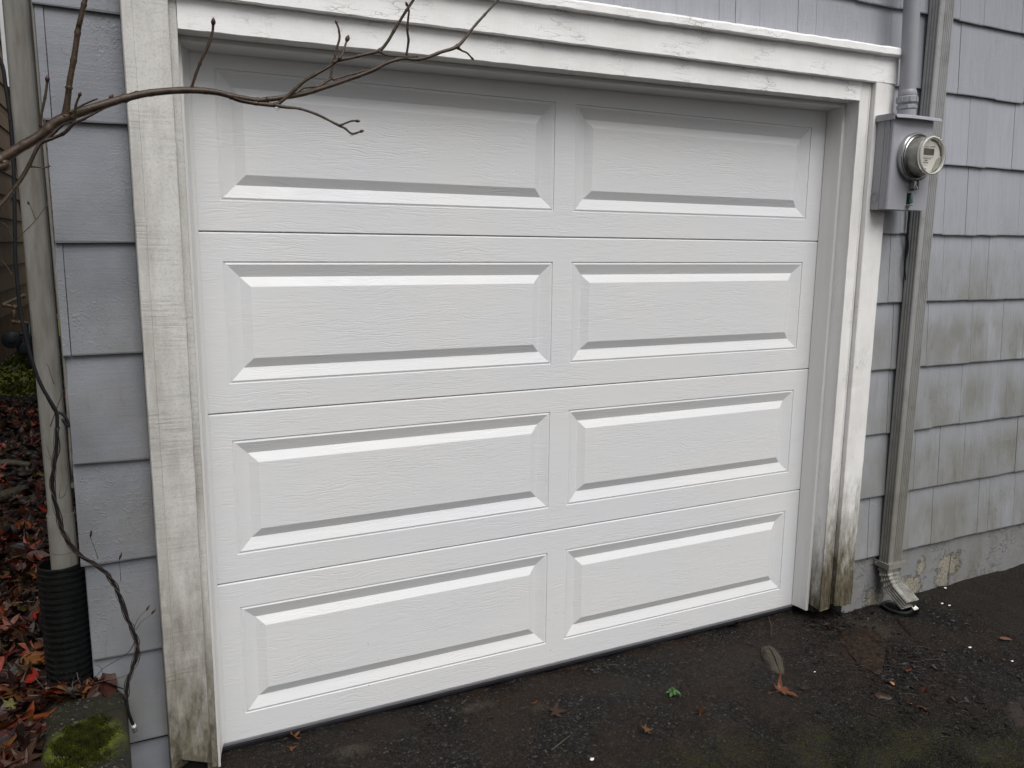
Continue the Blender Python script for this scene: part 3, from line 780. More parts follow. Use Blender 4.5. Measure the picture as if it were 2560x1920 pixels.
# low moss tufts on the driveway
bm = new(); cl = color_layer(bm)
for i in range(14000):
    cx, cy, s_ = random.choice([(1.98, -.95, .20), (2.22, -1.15, .24), (1.35, -.78, .2), (1.7, -.85, .2), (2.1, -1.0, .2)])
    x, y = random.gauss(cx, s_), random.gauss(cy, s_ * .7)
    if nz(x, y, 3, 7) < random.uniform(-.2, .25): continue
    if not (-.1 < x < 3.5 and -1.44 < y < -.45): continue
    z = gh(x, y); g = random.random()
    col = (.020 + .045 * g, .021 + .043 * g, .004 + .008 * g)
    for k in range(3):
        a = random.random() * 2 * PI; r = random.uniform(.0015, .0035); ox, oy = random.gauss(0, .006), random.gauss(0, .006)
        v = [bm.verts.new((x + ox + r * math.cos(a + b_), y + oy + r * math.sin(a + b_), z + random.uniform(.0005, .0035))) for b_ in (0, 2.1, 4.2)]
        f = bm.faces.new(v)
        for l in f.loops: l[cl] = (*col, 1)
NOFLIP.append(1)
o = finish('moss', bm, 'leaf'); tag(o, 'thin olive green moss film on the driveway near the photo bottom', 'moss', kind='stuff')

# --- raised yard beside the house (ground behind the concrete curb)
YZ = .315
def yh(x, y):
    z = YZ + .012 * nz(x, y, 0, 1.5) + .006 * nz(x, y, 2, 6)
    z += .05 * max(0, min(1, (y + .3) / .5)) if y < .6 else .05
    if y > 4.6: z -= .010 * (y - 4.6)
    return z
gx = [-9, -6, -4, -3, -2.4, -2, -1.7, -1.5] + [-1.4 + i * .05 for i in range(22)] + [-.33]
gy = [-2.9, -2.4, -1.9, -1.5, -1.2, -1.0] + [-.9 + .06 * i for i in range(60)] + [2.8 + i * .25 for i in range(32)] + [11, 12, 14, 18, 24]
bm = new(); vg = [[bm.verts.new((min(x, -.43 if y < -.11 else x), y, yh(x, y))) for x in gx] for y in gy]
for j in range(len(gy) - 1):
    for i in range(len(gx) - 1):
        a = (vg[j][i], vg[j][i + 1], vg[j + 1][i + 1], vg[j + 1][i])
        try: bm.faces.new(a)
        except ValueError: pass
NOFLIP.append(1)
yard = finish('yard_soil', bm, 'soil', smooth=True); tag(yard, kind='structure')
# earth face at the yard's front end
# --- concrete curb with moss
bm = new()
prof = [(-.4630, -.06), (-.4640, .318), (-.4560, .332), (-.4400, .337), (-.2960, .341), (-.2830, .338), (-.2740, .328), (-.2700, .310), (-.2680, -.06)]
ys = [-.128 - i * .02 for i in range(130)]
rings = []
for y in ys:
    rings.append([bm.verts.new((x + .004 * nz(x, y, z, 11) + .0015 * nz(x, y, z, 60) + (-.012 * max(0, 1 - (-.131 - y) / .04) if x > -.3 else 0), y + (.004 * nz(x, z, 1, 15) if y == ys[0] else 0), z + .003 * nz(x, y, 1, 9) - (.010 * max(0, 1 - (-.131 - y) / .03) if z > .2 else 0))) for x, z in prof])
for a, b in zip(rings, rings[1:]):
    for i in range(len(prof)): bm.faces.new((a[i], a[(i + 1) % len(prof)], b[(i + 1) % len(prof)], b[i]))
bm.faces.new(rings[0]); bm.faces.new(rings[-1][::-1])
curb = finish('retaining_curb', bm, 'block', smooth=True, ang=50); tag(curb, 'cracked concrete curb capped with bright green moss beside the driveway', 'curb')
bm = new(); cl = color_layer(bm)
for i in range(16000):
    x, y = random.gauss(-.365, .045), random.gauss(-.385, .065)
    if random.random() < .25: x, y = random.uniform(-.45, -.29), random.uniform(-.6, -.27)
    if not (-.452 < x < -.285 and -.75 < y < -.272): continue
    if math.hypot((x + .365) / .085, (y + .385) / .105) + .8 * nz(x, y, 0, 22) > random.uniform(.5, 1.15): continue
    z = .3385 + .003 * nz(x, y, 1, 9); g = min(1, max(0, .5 + .8 * nz(x, y, 5, 40) + random.uniform(-.25, .25)))
    col = (.09 + .17 * g, .11 + .17 * g, .010 + .014 * g)
    for k in range(3):
        a = random.random() * 2 * PI; r = random.uniform(.0008, .0022); hh = random.uniform(.002, .008)
        v = [bm.verts.new((x + r * math.cos(a), y + r * math.sin(a), z - .001)), bm.verts.new((x - r * math.cos(a), y - r * math.sin(a), z - .001)), bm.verts.new((x + r * random.uniform(-2, 2), y + r * random.uniform(-2, 2), z + hh))]
        f = bm.faces.new(v)
        for l in f.loops: l[cl] = (*col, 1)
NOFLIP.append(1)
o = finish('moss_cushion', bm, 'leaf'); tag(o, 'bright green cushion moss growing on the concrete curb', 'moss', kind='stuff')

# --- leaves
def leaf_mesh(bm, CLr, c, size, yaw, pitch, roll, col, lobes=5, curl=.5, seed=0):
    rnd = random.Random(seed)
    pts = []
    if lobes == 1:
        for i in range(14):
            a = 2 * PI * i / 14; pts.append((math.cos(a), .42 * math.sin(a) * (1 - .25 * math.cos(a))))
    else:
        angs = [-2.15, -1.1, 0, 1.1, 2.15]; L = [.55, .85, 1.05, .85, .55]
        for k, (a, l) in enumerate(zip(angs, L)):
            l *= rnd.uniform(.8, 1.1)
            pts += [((l * .62) * math.cos(a - .24), (l * .62) * math.sin(a - .24)), ((l * .72) * math.cos(a - .16), (l * .72) * math.sin(a - .16)), (l * math.cos(a), l * math.sin(a)), ((l * .70) * math.cos(a + .17), (l * .70) * math.sin(a + .17)), ((l * .60) * math.cos(a + .24), (l * .60) * math.sin(a + .24))]
            if k < 4: b = a + .53; pts.append((.30 * math.cos(b), .30 * math.sin(b)))
        pts.append((-.12, 0))
    Rm = Matrix.Rotation(yaw, 3, 'Z') @ Matrix.Rotation(pitch, 3, 'Y') @ Matrix.Rotation(roll, 3, 'X')
    k1, k2, ph = rnd.uniform(.3, 1) * curl, rnd.uniform(-.6, .8) * curl, rnd.random() * 6
    def pos(x, y):
        z = k1 * (y * y) * 1.1 + k2 * x * x * .8 + .10 * math.sin(4.5 * x + ph) * curl + .09 * math.sin(5.5 * y + ph * 2) * curl
        return Vector(c) + Rm @ (Vector((x, y, z)) * size)
    mid = bm.verts.new(pos(0, 0)); inner = [bm.verts.new(pos(x * .5, y * .5)) for x, y in pts]; outer = [bm.verts.new(pos(x, y)) for x, y in pts]
    n = len(pts); fs = []
    for i in range(n):
        j = (i + 1) % n
        fs.append(bm.faces.new((mid, inner[i], inner[j]))); fs.append(bm.faces.new((inner[i], outer[i], outer[j], inner[j])))
    for f in fs:
        for l in f.loops:
            l[CLr] = (*[x * (1.15 if l.vert is mid else 1) for x in col], 1)
    if lobes > 1:     # stalk
        a = pos(0, 0); b = pos(-.45, .05); d = pos(-.8, .12); s = size * .022
        rr = [[bm.verts.new(p + Vector((s * math.cos(q_), s * math.sin(q_) * .7, s * math.sin(q_)))) for q_ in (0, 2.1, 4.2)] for p in (a, b, d)]
        for r0, r1 in zip(rr, rr[1:]):
            for q_ in range(3):
                f = bm.faces.new((r0[q_], r0[(q_ + 1) % 3], r1[(q_ + 1) % 3], r1[q_]))
                for l in f.loops: l[CLr] = (*[x * .8 for x in col], 1)
LC = [(.42, .21, .125), (.38, .17, .10), (.42, .27, .17), (.26, .14, .085), (.36, .20, .12), (.30, .14, .085), (.20, .10, .06), (.15, .08, .05), (.24, .13, .08), (.16, .068, .038), (.19, .085, .048), (.085, .026, .015), (.115, .040, .020), (.060, .020, .014), (.15, .062, .030), (.045, .018, .014), (.20, .095, .045), (.10, .05, .032), (.075, .045, .036), (.13, .036, .018)]
bm = new(); cl = color_layer(bm)
for i in range(3300):
    if i < 1500: x, y = random.uniform(-1.0, -.475), -.75 + 2.1 * random.random()
    else: x, y = random.uniform(-1.3, -.40), -.1 + 4.6 * random.random() ** .8
    if y > -.12 and x > -.40: x -= .1
    if math.hypot(x + .413, y + .03) < .085: continue
    if y > -.13 and x > -.385: continue
    if i % 130 == 0: x, y = random.uniform(-.47, -.31), random.uniform(-.145, -.108)
    z = (.335 if i % 130 == 0 else yh(x, y)) + random.uniform(.002, .030)
    s_ = random.uniform(.030, .066)
    leaf_mesh(bm, cl, (x, y, z), s_, random.random() * 2 * PI, random.gauss(0, .45), random.gauss(0, .45), [v * random.uniform(.7, 1.35) for v in random.choice(LC)], 5 if random.random() < .8 else 1, random.uniform(.3, 1.0), i)
NOFLIP.append(1)
o = finish('leaf_litter', bm, 'leaf'); tag(o, 'thick bed of wet reddish brown fallen leaves beside the curb', 'leaves', kind='stuff')

# river pebbles further back and twigs
bm = new(); cl = color_layer(bm)
for i in range(1500):
    x = random.uniform(-1.35, -.42); y = random.uniform(.9, 4.85)
    if random.random() > (y - .3) / 2.2: continue
    g = random.uniform(.03, .17)
    pebble(bm, cl, (x, y, yh(x, y) + .008), random.uniform(.015, .04), (g, g * .97, g * .93))
o = finish('pebbles', bm, 'stone', smooth=True); tag(o, 'wet grey river pebbles between the leaf litter and the mossy lawn', 'pebbles', kind='stuff')
# lawn moss tufts
bm = new(); cl = color_layer(bm)
for i in range(9000):
    x = random.uniform(-1.5, -.5); y = 4.7 + 5 * random.random()
    if nz(x, y, 2, 1.7) < -.15 and random.random() < .7: continue
    z = yh(x, y); g = random.random(); hh = random.uniform(.012, .035)
    col = (.13 + .18 * g, .155 + .18 * g, .025 + .035 * g)
    if random.random() < .02: col = (.25, .22, .12)
    a = random.random() * PI; r = random.uniform(.012, .028)
    v = [bm.verts.new((x - r * math.cos(a), y - r * math.sin(a), z)), bm.verts.new((x + r * math.cos(a), y + r * math.sin(a), z)), bm.verts.new((x + random.uniform(-.02, .02), y + random.uniform(-.02, .02), z + hh))]
    f = bm.faces.new(v)
    for l in f.loops: l[cl] = (*col, 1)
NOFLIP.append(1)
o = finish('moss_lawn', bm, 'leaf'); tag(o, 'mossy green lawn strip below the neighbouring house wall', 'lawn', kind='stuff')
def stick(pts, r, mat, name, label, cat, group=None):
    bm = new(); tube(bm, spline(pts, 4), splr(r, 4), 7)
    return tag(finish(name, bm, mat, smooth=True), label, cat, group)
stick([(-1.15, 2.45, .40), (-.95, 2.40, .405), (-.80, 2.42, .41), (-.68, 2.36, .40)], [.012, .017, .019, .014], 'wood', 'fallen_stick', 'thin grey fallen stick lying level across the pebbles', 'stick')
stick([(-.90, 1.72, .385), (-.78, 1.78, .395), (-.66, 1.88, .40)], [.018, .030, .022], 'wood', 'fallen_stick', 'short thick mossy stick slanting in the leaves beside the downspout', 'stick')

bm = new(); cl = color_layer(bm)
for i in range(520):
    if i < 330: x, y = random.gauss(2.36, .17), random.gauss(-.62, .20)
    elif i < 400: x, y = random.uniform(2.35, 2.75), random.uniform(-.22, -.09)
    else: x, y = random.uniform(.1, 3.4), random.uniform(-1.2, -.03)
    if math.hypot(x - 2.885, y + .172) < .09 or y > -.03: continue
    c_ = random.choice([(.05, .022, .014), (.08, .035, .02), (.03, .018, .012), (.12, .06, .035), (.06, .02, .015)])
    if random.random() < .35:
        a = random.random() * PI; L_ = random.uniform(.01, .04); d_ = Vector((math.cos(a), math.sin(a), 0)) * L_; p = Vector((x, y, gh(x, y) + .004))
        n0 = len(bm.faces); tube(bm, [p - d_, p + Vector((0, 0, .003)) + Vector((d_.y, -d_.x, 0)) * .15, p + d_], [.0007, .001, .0005], 4); bm.faces.ensure_lookup_table()
        for f in bm.faces[n0:]:
            for l in f.loops: l[cl] = (*[v * 1.6 for v in c_], 1)
    else: leaf_mesh(bm, cl, (x, y, gh(x, y) + .005), random.uniform(.006, .018), random.random() * 6.3, random.gauss(0, .25), random.gauss(0, .25), c_, random.choice([1, 5]), random.uniform(.2, .8), i + 5000)
NOFLIP.append(1)
o = finish('leaf_debris', bm, 'leaf'); tag(o, 'dark shredded leaf crumbs and needles strewn over the driveway', 'debris', kind='stuff')

# --- individual leaves and bits on the driveway
def lone_leaf(px, py, size, yaw, pitch, roll, col, label, lobes=5, curl=.9, seed=1, lift=.012):
    p = at(px, py, Z=GZ + .004); bm = new(); c_ = color_layer(bm)
    leaf_mesh(bm, c_, (p.x, p.y, GZ + lift), size, yaw, pitch, roll, col, lobes, curl, seed); NOFLIP.append(1)
    return tag(finish('fallen_leaf', bm, 'leaf', smooth=True), label, 'leaf', 'fallen leaves on the driveway')
lone_leaf(1957, 1733, 0.070, .2, .15, .5, (0.372, 0.217, 0.135), 'large curled orange brown leaf in the middle of the right driveway', curl=1.1, seed=3, lift=.022)
lone_leaf(2226, 1708, 0.023, 1.2, .2, .3, (0.665, 0.469, 0.362), 'small pale yellow oval leaf beside the lifted asphalt patch', lobes=1, curl=.4, seed=4, lift=.010)
lone_leaf(2272, 1683, 0.030, 1.5, .5, .2, (0.413, 0.227, 0.114), 'small orange leaf standing right of the pale oval leaf', seed=6, lift=.014)
lone_leaf(2312, 1728, 0.032, 2.4, .5, .9, (0.331, 0.189, 0.124), 'thin curled brown leaf right of and below the orange leaf', seed=7, lift=.012)
lone_leaf(1340, 1765, 0.032, 2.2, .7, .3, (0.496, 0.302, 0.124), 'bright orange upturned leaf tip in the centre foreground', seed=8, lift=.014)
lone_leaf(1385, 1782, 0.054, -.3, .1, .1, (0.180, 0.104, 0.057), 'flat wet brown leaf lying against the bright orange leaf tip', seed=9, curl=.3, lift=.008)
lone_leaf(1612, 1830, 0.032, .1, .4, .5, (0.358, 0.227, 0.124), 'small curled brown leaf below the green weed', seed=10, lift=.012)
lone_leaf(1750, 1784, 0.041, .1, .1, 1.1, (0.275, 0.171, 0.093), 'narrow rolled brown leaf right of the green weed', seed=11, lift=.010)
lone_leaf(2008, 1722, 0.032, .7, .1, .2, (0.165, 0.095, 0.072), 'dull reddish leaf scrap just right of the large curled leaf', seed=12, lift=.008)
lone_leaf(2090, 1722, 0.026, .7, .3, .2, (0.180, 0.104, 0.072), 'dark red leaf scrap halfway to the lifted asphalt patch', seed=13, lift=.008)
lone_leaf(735, 1846, 0.030, .9, .4, .4, (0.386, 0.246, 0.124), 'small curled orange leaf near the door bottom left', seed=14, lift=.012)
lone_leaf(726, 1875, 0.019, .2, .3, .4, (0.358, 0.208, 0.103), 'tiny orange leaf scrap lowest by the left door bottom', seed=15, lift=.009)
lone_leaf(1842, 1560, 0.027, .5, .5, .4, (0.413, 0.284, 0.166), 'small tan leaf touching the door seal on the right', seed=16, lift=.014)
lone_leaf(2208, 1744, 0.030, -.6, .1, .9, (0.220, 0.155, 0.114), 'long yellowish brown leaf strip below the pale oval leaf', lobes=1, seed=17, curl=.6, lift=.008)
lone_leaf(2275, 1762, 0.027, .3, .4, .2, (0.551, 0.388, 0.186), 'pale orange leaf scrap below the curled brown leaf', seed=18, lift=.010)
lone_leaf(2305, 1776, 0.032, .9, .4, .5, (0.386, 0.227, 0.145), 'pinkish brown folded leaf lowest of the right-hand group', seed=19, lift=.012)
lone_leaf(700, 1833, 0.041, .2, .1, .2, (0.138, 0.076, 0.041), 'flat dark brown leaf tucked against the left door seal', seed=21, curl=.3, lift=.008)
lone_leaf(2515, 1598, 0.026, -.5, .1, .1, (0.413, 0.291, 0.225), 'flat pale tan leaf lying on the joint line at far right', lobes=1, seed=22, curl=.2, lift=.007)
def chip(px, py, r, label, Z=GZ):
    p = at(px, py, Z=Z + .004); bm = new(); ret = bmesh.ops.create_icosphere(bm, subdivisions=2, radius=r)
    for v in ret['verts']:
        k = 1 + .5 * nz(v.co.x / r + px, v.co.y / r, v.co.z / r, .9); v.co = Vector((v.co.x * k * 1.3, v.co.y * k, v.co.z * k * .45)) + Vector((p.x, p.y, Z + .005))
    return tag(finish('paint_chip', bm, 'chip'), label, 'paint chip', 'white paint chips on the driveway')
chip(1480, 1898, .0065, 'white chip alone at the bottom centre of the driveway')
chip(2355, 1509, .0050, 'white chip on the joint line right of the downspout end, left of a pair')
chip(2373, 1514, .0048, 'white chip on the joint line right of the downspout end, right of a pair')
chip(2425, 1619, .0055, 'white chip on the open asphalt at far right')
chip(2037, 1680, .0035, 'tiny white chip between the wood piece and the asphalt patch')
chip(2363, 1470, .0060, 'white flake at the crack foot of the foundation wall')
chip(2530, 1653, .0045, 'cream chip above the drain cover at the right edge')
bm = new()
p = at(2288, 1523, Z=GZ + .006)
vs_ = [bm.verts.new((p.x + a, p.y + b, GZ + .006 + c)) for a, b, c in ((-.015, -.006, 0), (0, -.013, .005), (.016, -.005, .002), (.013, .010, .009), (-.003, .007, .003), (-.013, .009, .010))]
bm.faces.new(vs_); bmesh.ops.triangulate(bm, faces=bm.faces[:]); r_ = bmesh.ops.extrude_face_region(bm, geom=bm.faces[:])
for g_ in r_['geom']:
    if isinstance(g_, bmesh.types.BMVert): g_.co.z += .002
tag(finish('foil_scrap', bm, 'chip'), 'crumpled white scrap lying under the mouth of the downspout', 'litter')

# weed
wp = at(1684, 1738, Z=GZ)
weed = empty('weed_plant', (wp.x, wp.y, GZ), 'small bright green weed growing from the asphalt', 'weed')
for i in range(13):
    bm = new(); a = i * 2.4; r = .007 + .0011 * i; s = .010 if i % 3 else .012
    P0 = Vector((wp.x, wp.y, GZ)); d = Vector((math.cos(a), math.sin(a), 0)); e = P0 + d * r + Vector((0, 0, .012 + .002 * (i % 4)))
    sd_ = Vector((-d.y, d.x, 0))
    ring = []
    for k in range(8):
        t = 2 * PI * k / 8; ring.append(bm.verts.new(e + d * s * math.cos(t) + sd_ * s * .5 * math.sin(t) + Vector((0, 0, -.004 * math.cos(t) + .002 * abs(math.sin(t))))))
    c0 = bm.verts.new(e + Vector((0, 0, -.0015)))
    for k in range(8): bm.faces.new((ring[k], ring[(k + 1) % 8], c0))
    tube(bm, [P0, P0 + (e - P0) * .5 + Vector((0, 0, .002)), e - d * s * .8], .0008, 4)
    finish('leaf', bm, 'weed', weed, smooth=True)
stick([tuple(at(1378, 1876, Z=GZ + .006)), tuple(at(1402, 1857, Z=GZ + .012)), tuple(at(1426, 1838, Z=GZ + .008))], [.0022, .0026, .0018], 'wood', 'straw', 'short straw coloured stalk on the driveway bottom centre', 'straw')
stick([tuple(at(1921, 1542, Z=GZ + .008)), tuple(at(1928, 1565, Z=GZ + .02)), tuple(at(1929, 1592, Z=GZ + .006))], [.0025, .0022, .0015], 'vine', 'dead_twig', 'thin dark twig standing between door and rotten wood piece', 'twig')

# rotten wood piece sticking out of the asphalt
p0, p1 = at(1916, 1606, Z=GZ + .025), at(1952, 1672, Z=GZ + .025)
bm = new(); ax = (p1 - p0); L = ax.length; ax.normalize(); sd_ = Vector((-ax.y, ax.x, 0))
rings = []
for k in range(13):
    t = k / 12; wv = .008 + .029 * math.sin(PI * min(1, t * .85 + .12)) ** .8; ht = .030 * math.sin(PI * min(.93, t * .9 + .1)) + .006
    c = p0 + ax * L * t; c.z = GZ - .004; ring = []
    for (u, v) in ((-1, -.3), (-.95, .35), (-.55, .85), (-.12, .95), (-.05, .55), (.05, .9), (.5, 1.0), (.9, .5), (1, -.3)):
        q_ = c + sd_ * u * wv + Vector((0, 0, v * ht))
        ring.append(bm.verts.new(q_ + Vector((nz(q_.x, q_.y, q_.z, 60), nz(q_.y, q_.x, 3, 60), nz(q_.z, q_.x, 9, 60))) * .0025))
    rings.append(ring)
for a, b in zip(rings, rings[1:]):
    for i in range(9): bm.faces.new((a[i], a[(i + 1) % 9], b[(i + 1) % 9], b[i]))
bm.faces.new(rings[0][::-1]); bm.faces.new(rings[-1])
tag(finish('wood_chunk', bm, 'wood', smooth=True, ang=35), 'split piece of rotten wood sunk in the driveway', 'wood')
# lifted asphalt patch
bm = new()
outl = [(2092, 1592), (2118, 1576), (2165, 1568), (2200, 1585), (2212, 1630), (2210, 1662), (2196, 1690), (2160, 1672), (2125, 1640)]
P_ = [at(x, y, Z=GZ) for x, y in outl]; c = sum(P_, Vector()) / len(P_)
top = [bm.verts.new((p.x, p.y, GZ + .006)) for p in P_]; inn = [bm.verts.new((c.x + (p.x - c.x) * .72, c.y + (p.y - c.y) * .72, GZ + .010 + .006 * nz(p.x, p.y, 0, 20))) for p in P_]
bot = [bm.verts.new((p.x, p.y, GZ - .01)) for p in P_]; cc = bm.verts.new((c.x, c.y, GZ + .011)); n = len(P_)
for i in range(n):
    j = (i + 1) % n
    bm.faces.new((bot[i], bot[j], top[j], top[i])); bm.faces.new((top[i], top[j], inn[j], inn[i])); bm.faces.new((inn[i], inn[j], cc))
bmesh.ops.subdivide_edges(bm, edges=bm.edges[:], cuts=3, use_grid_fill=True)
for v in bm.verts: v.co += Vector((nz(v.co.x, v.co.y, 1, 40), nz(v.co.y, v.co.x, 2, 40), nz(v.co.x, v.co.y, 5, 35) * 1.6)) * .006
patchm = mat_simple('brown_worn_patch', (.030, .018, .012), .65, spec=.15, var=.8, sc=50, bump=.005, bsc=160, dirt=(.010, .008, .006), damt=.95, dsc=24)
tag(finish('lifted_patch', bm, patchm, smooth=True), 'lifted reddish brown asphalt patch in front of the right casing', 'patch')

# iron drain cover at the right edge
dc = Vector((2.655, -1.030, GZ + .001))
cov = empty('drain_cover', dc, 'round iron drain cover set in silt at the right edge', 'drain cover')
bm = new(); lathe(bm, [(.128, -.02), (.128, .0035), (.125, .005), (.118, .005), (.116, .0015), (.0, .0015)][:5], dc, 'z', 64, False)
finish('rim', bm, 'iron', cov, smooth=True, ang=30)
bm = new(); lathe(bm, [(.115, -.01), (.115, .002), (.0001, .002)], dc, 'z', 64, False)
finish('plate', bm, 'iron', cov)
bm = new()
for i in range(-3, 4):
    for j in range(-4, 5):
        x, y = i * .028, j * .022 + (i % 2) * .011
        if math.hypot(x, y) < .1: box(bm, dc.x + x - .009, dc.x + x + .009, dc.y + y - .0035, dc.y + y + .0035, dc.z + .0005, dc.z + .0026)
finish('slot', bm, 'dark', cov)

# ------------------------------------------------------------------ DOWNSPOUTS
# right: rectangular corrugated downspout with elbow
dsr = empty('downspout', (2.83, -.15, 0), 'grey ribbed rectangular downspout on the shingles right of the meter', 'downspout', 'downspouts')
def ribbed(x0, x1, y0, y1):
    pts = []; r = .004
    def edge(ax, ay, bx, by, nx, ny, n=5):
        for i in range(n):
            for f, d in ((.12, 0), (.30, .0035), (.50, .0035), (.68, 0)):
                t = .16 + (.68) * (i + f) / n; pts.append((ax + (bx - ax) * t + nx * d, ay + (by - ay) * t + ny * d))
    pts.append((x0 + r, y0)); 
    for i in range(5):
        for f, d in ((.05, 0), (.3, .0038), (.55, .0038), (.8, 0)):
            t = .30 + .62 * (i + f) / 5; pts.append((x0 + (x1 - x0) * t, y0 + d))
    pts.append((x1 - r, y0)); pts.append((x1, y0 + r)); pts.append((x1, y1)); pts.append((x0, y1))
    for i in range(3):
        for f, d in ((.1, 0), (.3, .0035), (.6, .0035), (.8, 0)):
            t = .12 + .76 * (i + f) / 3; pts.append((x0 + d, y1 + (y0 - y1) * t))
    pts.append((x0, y0 + r))
    return pts
RP = ribbed(2.7865, 2.8735, -.1800, -.1290)
cxy = (2.83, -.1545)
bm = new(); sweep(bm, RP, [(lambda u, v, z=z: Vector((u, v, z))) for z in (.195, .8, 1.6, 2.4, 3.36)])
finish('pipe', bm, 'dsR', dsr)
# elbow: pleated bend away from the wall
bm = new(); frames = []
ctr = Vector((cxy[0], cxy[1], .198)); steps = 50
pts_ = []
P = ctr.copy(); ang = 0; frames = []
for k in range(steps):
    t = k / (steps - 5)
    ang = 0 if t < .146 else min(1.0, (t - .146) / .585) * math.radians(58)
    ply = (.0036 if .14 < t < .74 and (k % 5) == 0 else 0) - (.0016 if .14 < t < .74 and (k % 5) in (2, 3) else 0)
    sc = 1 + ply / .04 + (.05 if t < .08 else 0)
    yd = Vector((0, math.cos(ang), math.sin(ang) * -1)); yd = Vector((0, math.cos(ang), -math.sin(ang)))
    dirv = Vector((.02, -math.sin(ang), -math.cos(ang)))
    frames.append((P.copy(), sc, ang)); P = P + dirv * .0045
def elb(fr_):
    P_, sc, an = fr_
    def f(u, v):
        du = (u - cxy[0]) * sc * (1 - .10 * min(1, an / 1.05)); dv = (v - cxy[1]) * sc
        return P_ + Vector((du, dv * math.cos(an), -dv * math.sin(an)))
    return f
sweep(bm, ribbed(2.7865, 2.8735, -.1800, -.1290), [elb(f) for f in frames], caps=False)
inner_fr = frames[::-1]
rr = sweep(bm, [((u - cxy[0]) * .965 + cxy[0], (v - cxy[1]) * .95 + cxy[1]) for u, v in ribbed(2.7865, 2.8735, -.1800, -.1290)], [elb(f) for f in inner_fr[:26]], caps=False); bm.faces.new(rr[-1])
finish('elbow', bm, 'elbow', dsr)
bm = new()
sweep(bm, [(2.7765, -.106), (2.7765, -.1900), (2.8835, -.1900), (2.8835, -.106), (2.8765, -.106), (2.8765, -.1845), (2.7835, -.1845), (2.7835, -.106)], [(lambda u, v, z=z: Vector((u, v, z))) for z in (.168, .192)])
finish('strap', bm, 'dsR', dsr)
bm = new(); ret = bmesh.ops.create_uvsphere(bm, u_segments=8, v_segments=6, radius=.004)
for v in ret['verts']: v.co += Vector((2.772, -.124, .182))
finish('screw', bm, 'conn', dsr)
# drain mouth under the elbow
bm = new(); dm = Vector((2.885, -.172, GZ - .007))
lathe(bm, [(.052, -.09), (.052, .004), (.056, .010), (.064, .010), (.067, .004), (.067, -.03)], dm, 'z', 40, False)
tag(finish('drain_inlet', bm, 'blackp', smooth=True, ang=40), 'black round drain inlet in the ground under the right downspout', 'drain')

# left: plain downspout into black corrugated pipe
dsl = empty('downspout', (-.395, -.04, .4), 'stained beige downspout at the left corner of the house', 'downspout', 'downspouts')
def rrect(x0, x1, y0, y1, r=.008, n=3):
    out = []
    for cx, cy, a0 in ((x1 - r, y1 - r, 0), (x0 + r, y1 - r, PI / 2), (x0 + r, y0 + r, PI), (x1 - r, y0 + r, 1.5 * PI)):
        for i in range(n + 1):
            a = a0 + PI / 2 * i / n; out.append((cx + r * math.cos(a), cy + r * math.sin(a)))
    return out
bm = new(); sweep(bm, rrect(-.4275, -.3665, -.067, -.024, .010), [(lambda u, v, z=z: Vector((u - .004 * nz(0, 0, z, 1.3) * 0, v, z))) for z in (.80, 1.4, 2.2, 3.36)])
finish('pipe', bm, 'ds', dsl)
bm = new(); sweep(bm, rrect(-.4310, -.3635, -.070, -.021, .010), [(lambda u, v, z=z: Vector((u, v, z))) for z in (.50, .70, .835)])
finish('lower_pipe', bm, 'ds', dsl)
for z in (1.655, 1.365, .905):
    bm = new(); box(bm, -.3665, -.347, -.060, -.046, z, z + .013); finish('strap', bm, 'ds', dsl)
bm = new(); pr_ = []; z = .33
while z < .665:
    pr_ += [(.0530, z), (.0535, z + .004), (.0590, z + .0060), (.0592, z + .0115), (.0535, z + .0145)]; z += .0185
pr_ += [(.0575, z), (.0575, z + .010), (.054, z + .012)]
rp = pr_ + [(.0515, z + .010), (.0515, .34)]
lathe(bm, rp, Vector((-.4085, -.045, 0)), 'z', 48, False)
tag(finish('corrugated_drain_pipe', bm, 'blackp', smooth=True, ang=50), 'black corrugated drain pipe standing in leaves under the left downspout', 'drain pipe')

# thin conduit wire beside left shingles
bm = new(); tube(bm, spline([(-.3605, -.108, 3.3), (-.3600, -.110, 2.0), (-.3580, -.112, 1.5), (-.3555, -.112, 1.25), (-.3585, -.104, .95)], 6), .0042, 6)
tag(finish('thin_pipe', bm, 'ds', smooth=True), 'thin grey wire pipe in the gap between left downspout and shingles', 'pipe')

# ------------------------------------------------------------------ ELECTRIC METER
BX0, BX1, BY0, BY1, BZ0, BZ1 = 2.4950, 2.7230, -.2500, -.1725, 1.7250, 2.0700
met = empty('electric_meter', (2.61, -.17, 1.725), 'grey electric meter box with round glass meter beside the casing', 'electric meter')
bm = new()
prof = [(BX0, BY0 + .004), (BX0 + .004, BY0), (BX1 - .004, BY0), (BX1, BY0 + .004), (BX1, BY1), (BX0, BY1), (BX0, -.2085), (BX0 + .0022, -.2090), (BX0 + .0022, -.2110), (BX0, -.2115)]
sweep(bm, prof, [(lambda u, v, z=z: Vector((u, v, z))) for z in (BZ0, 1.85, 1.95, BZ1)])
finish('box', bm, 'boxm', met)
bm = new()
box(bm, BX0 - .003, BX0 - .0003, -.2330, -.2285, BZ0 + .004, BZ1 - .004, .0008)
finish('side_rib', bm, 'boxm', met)
bm = new()
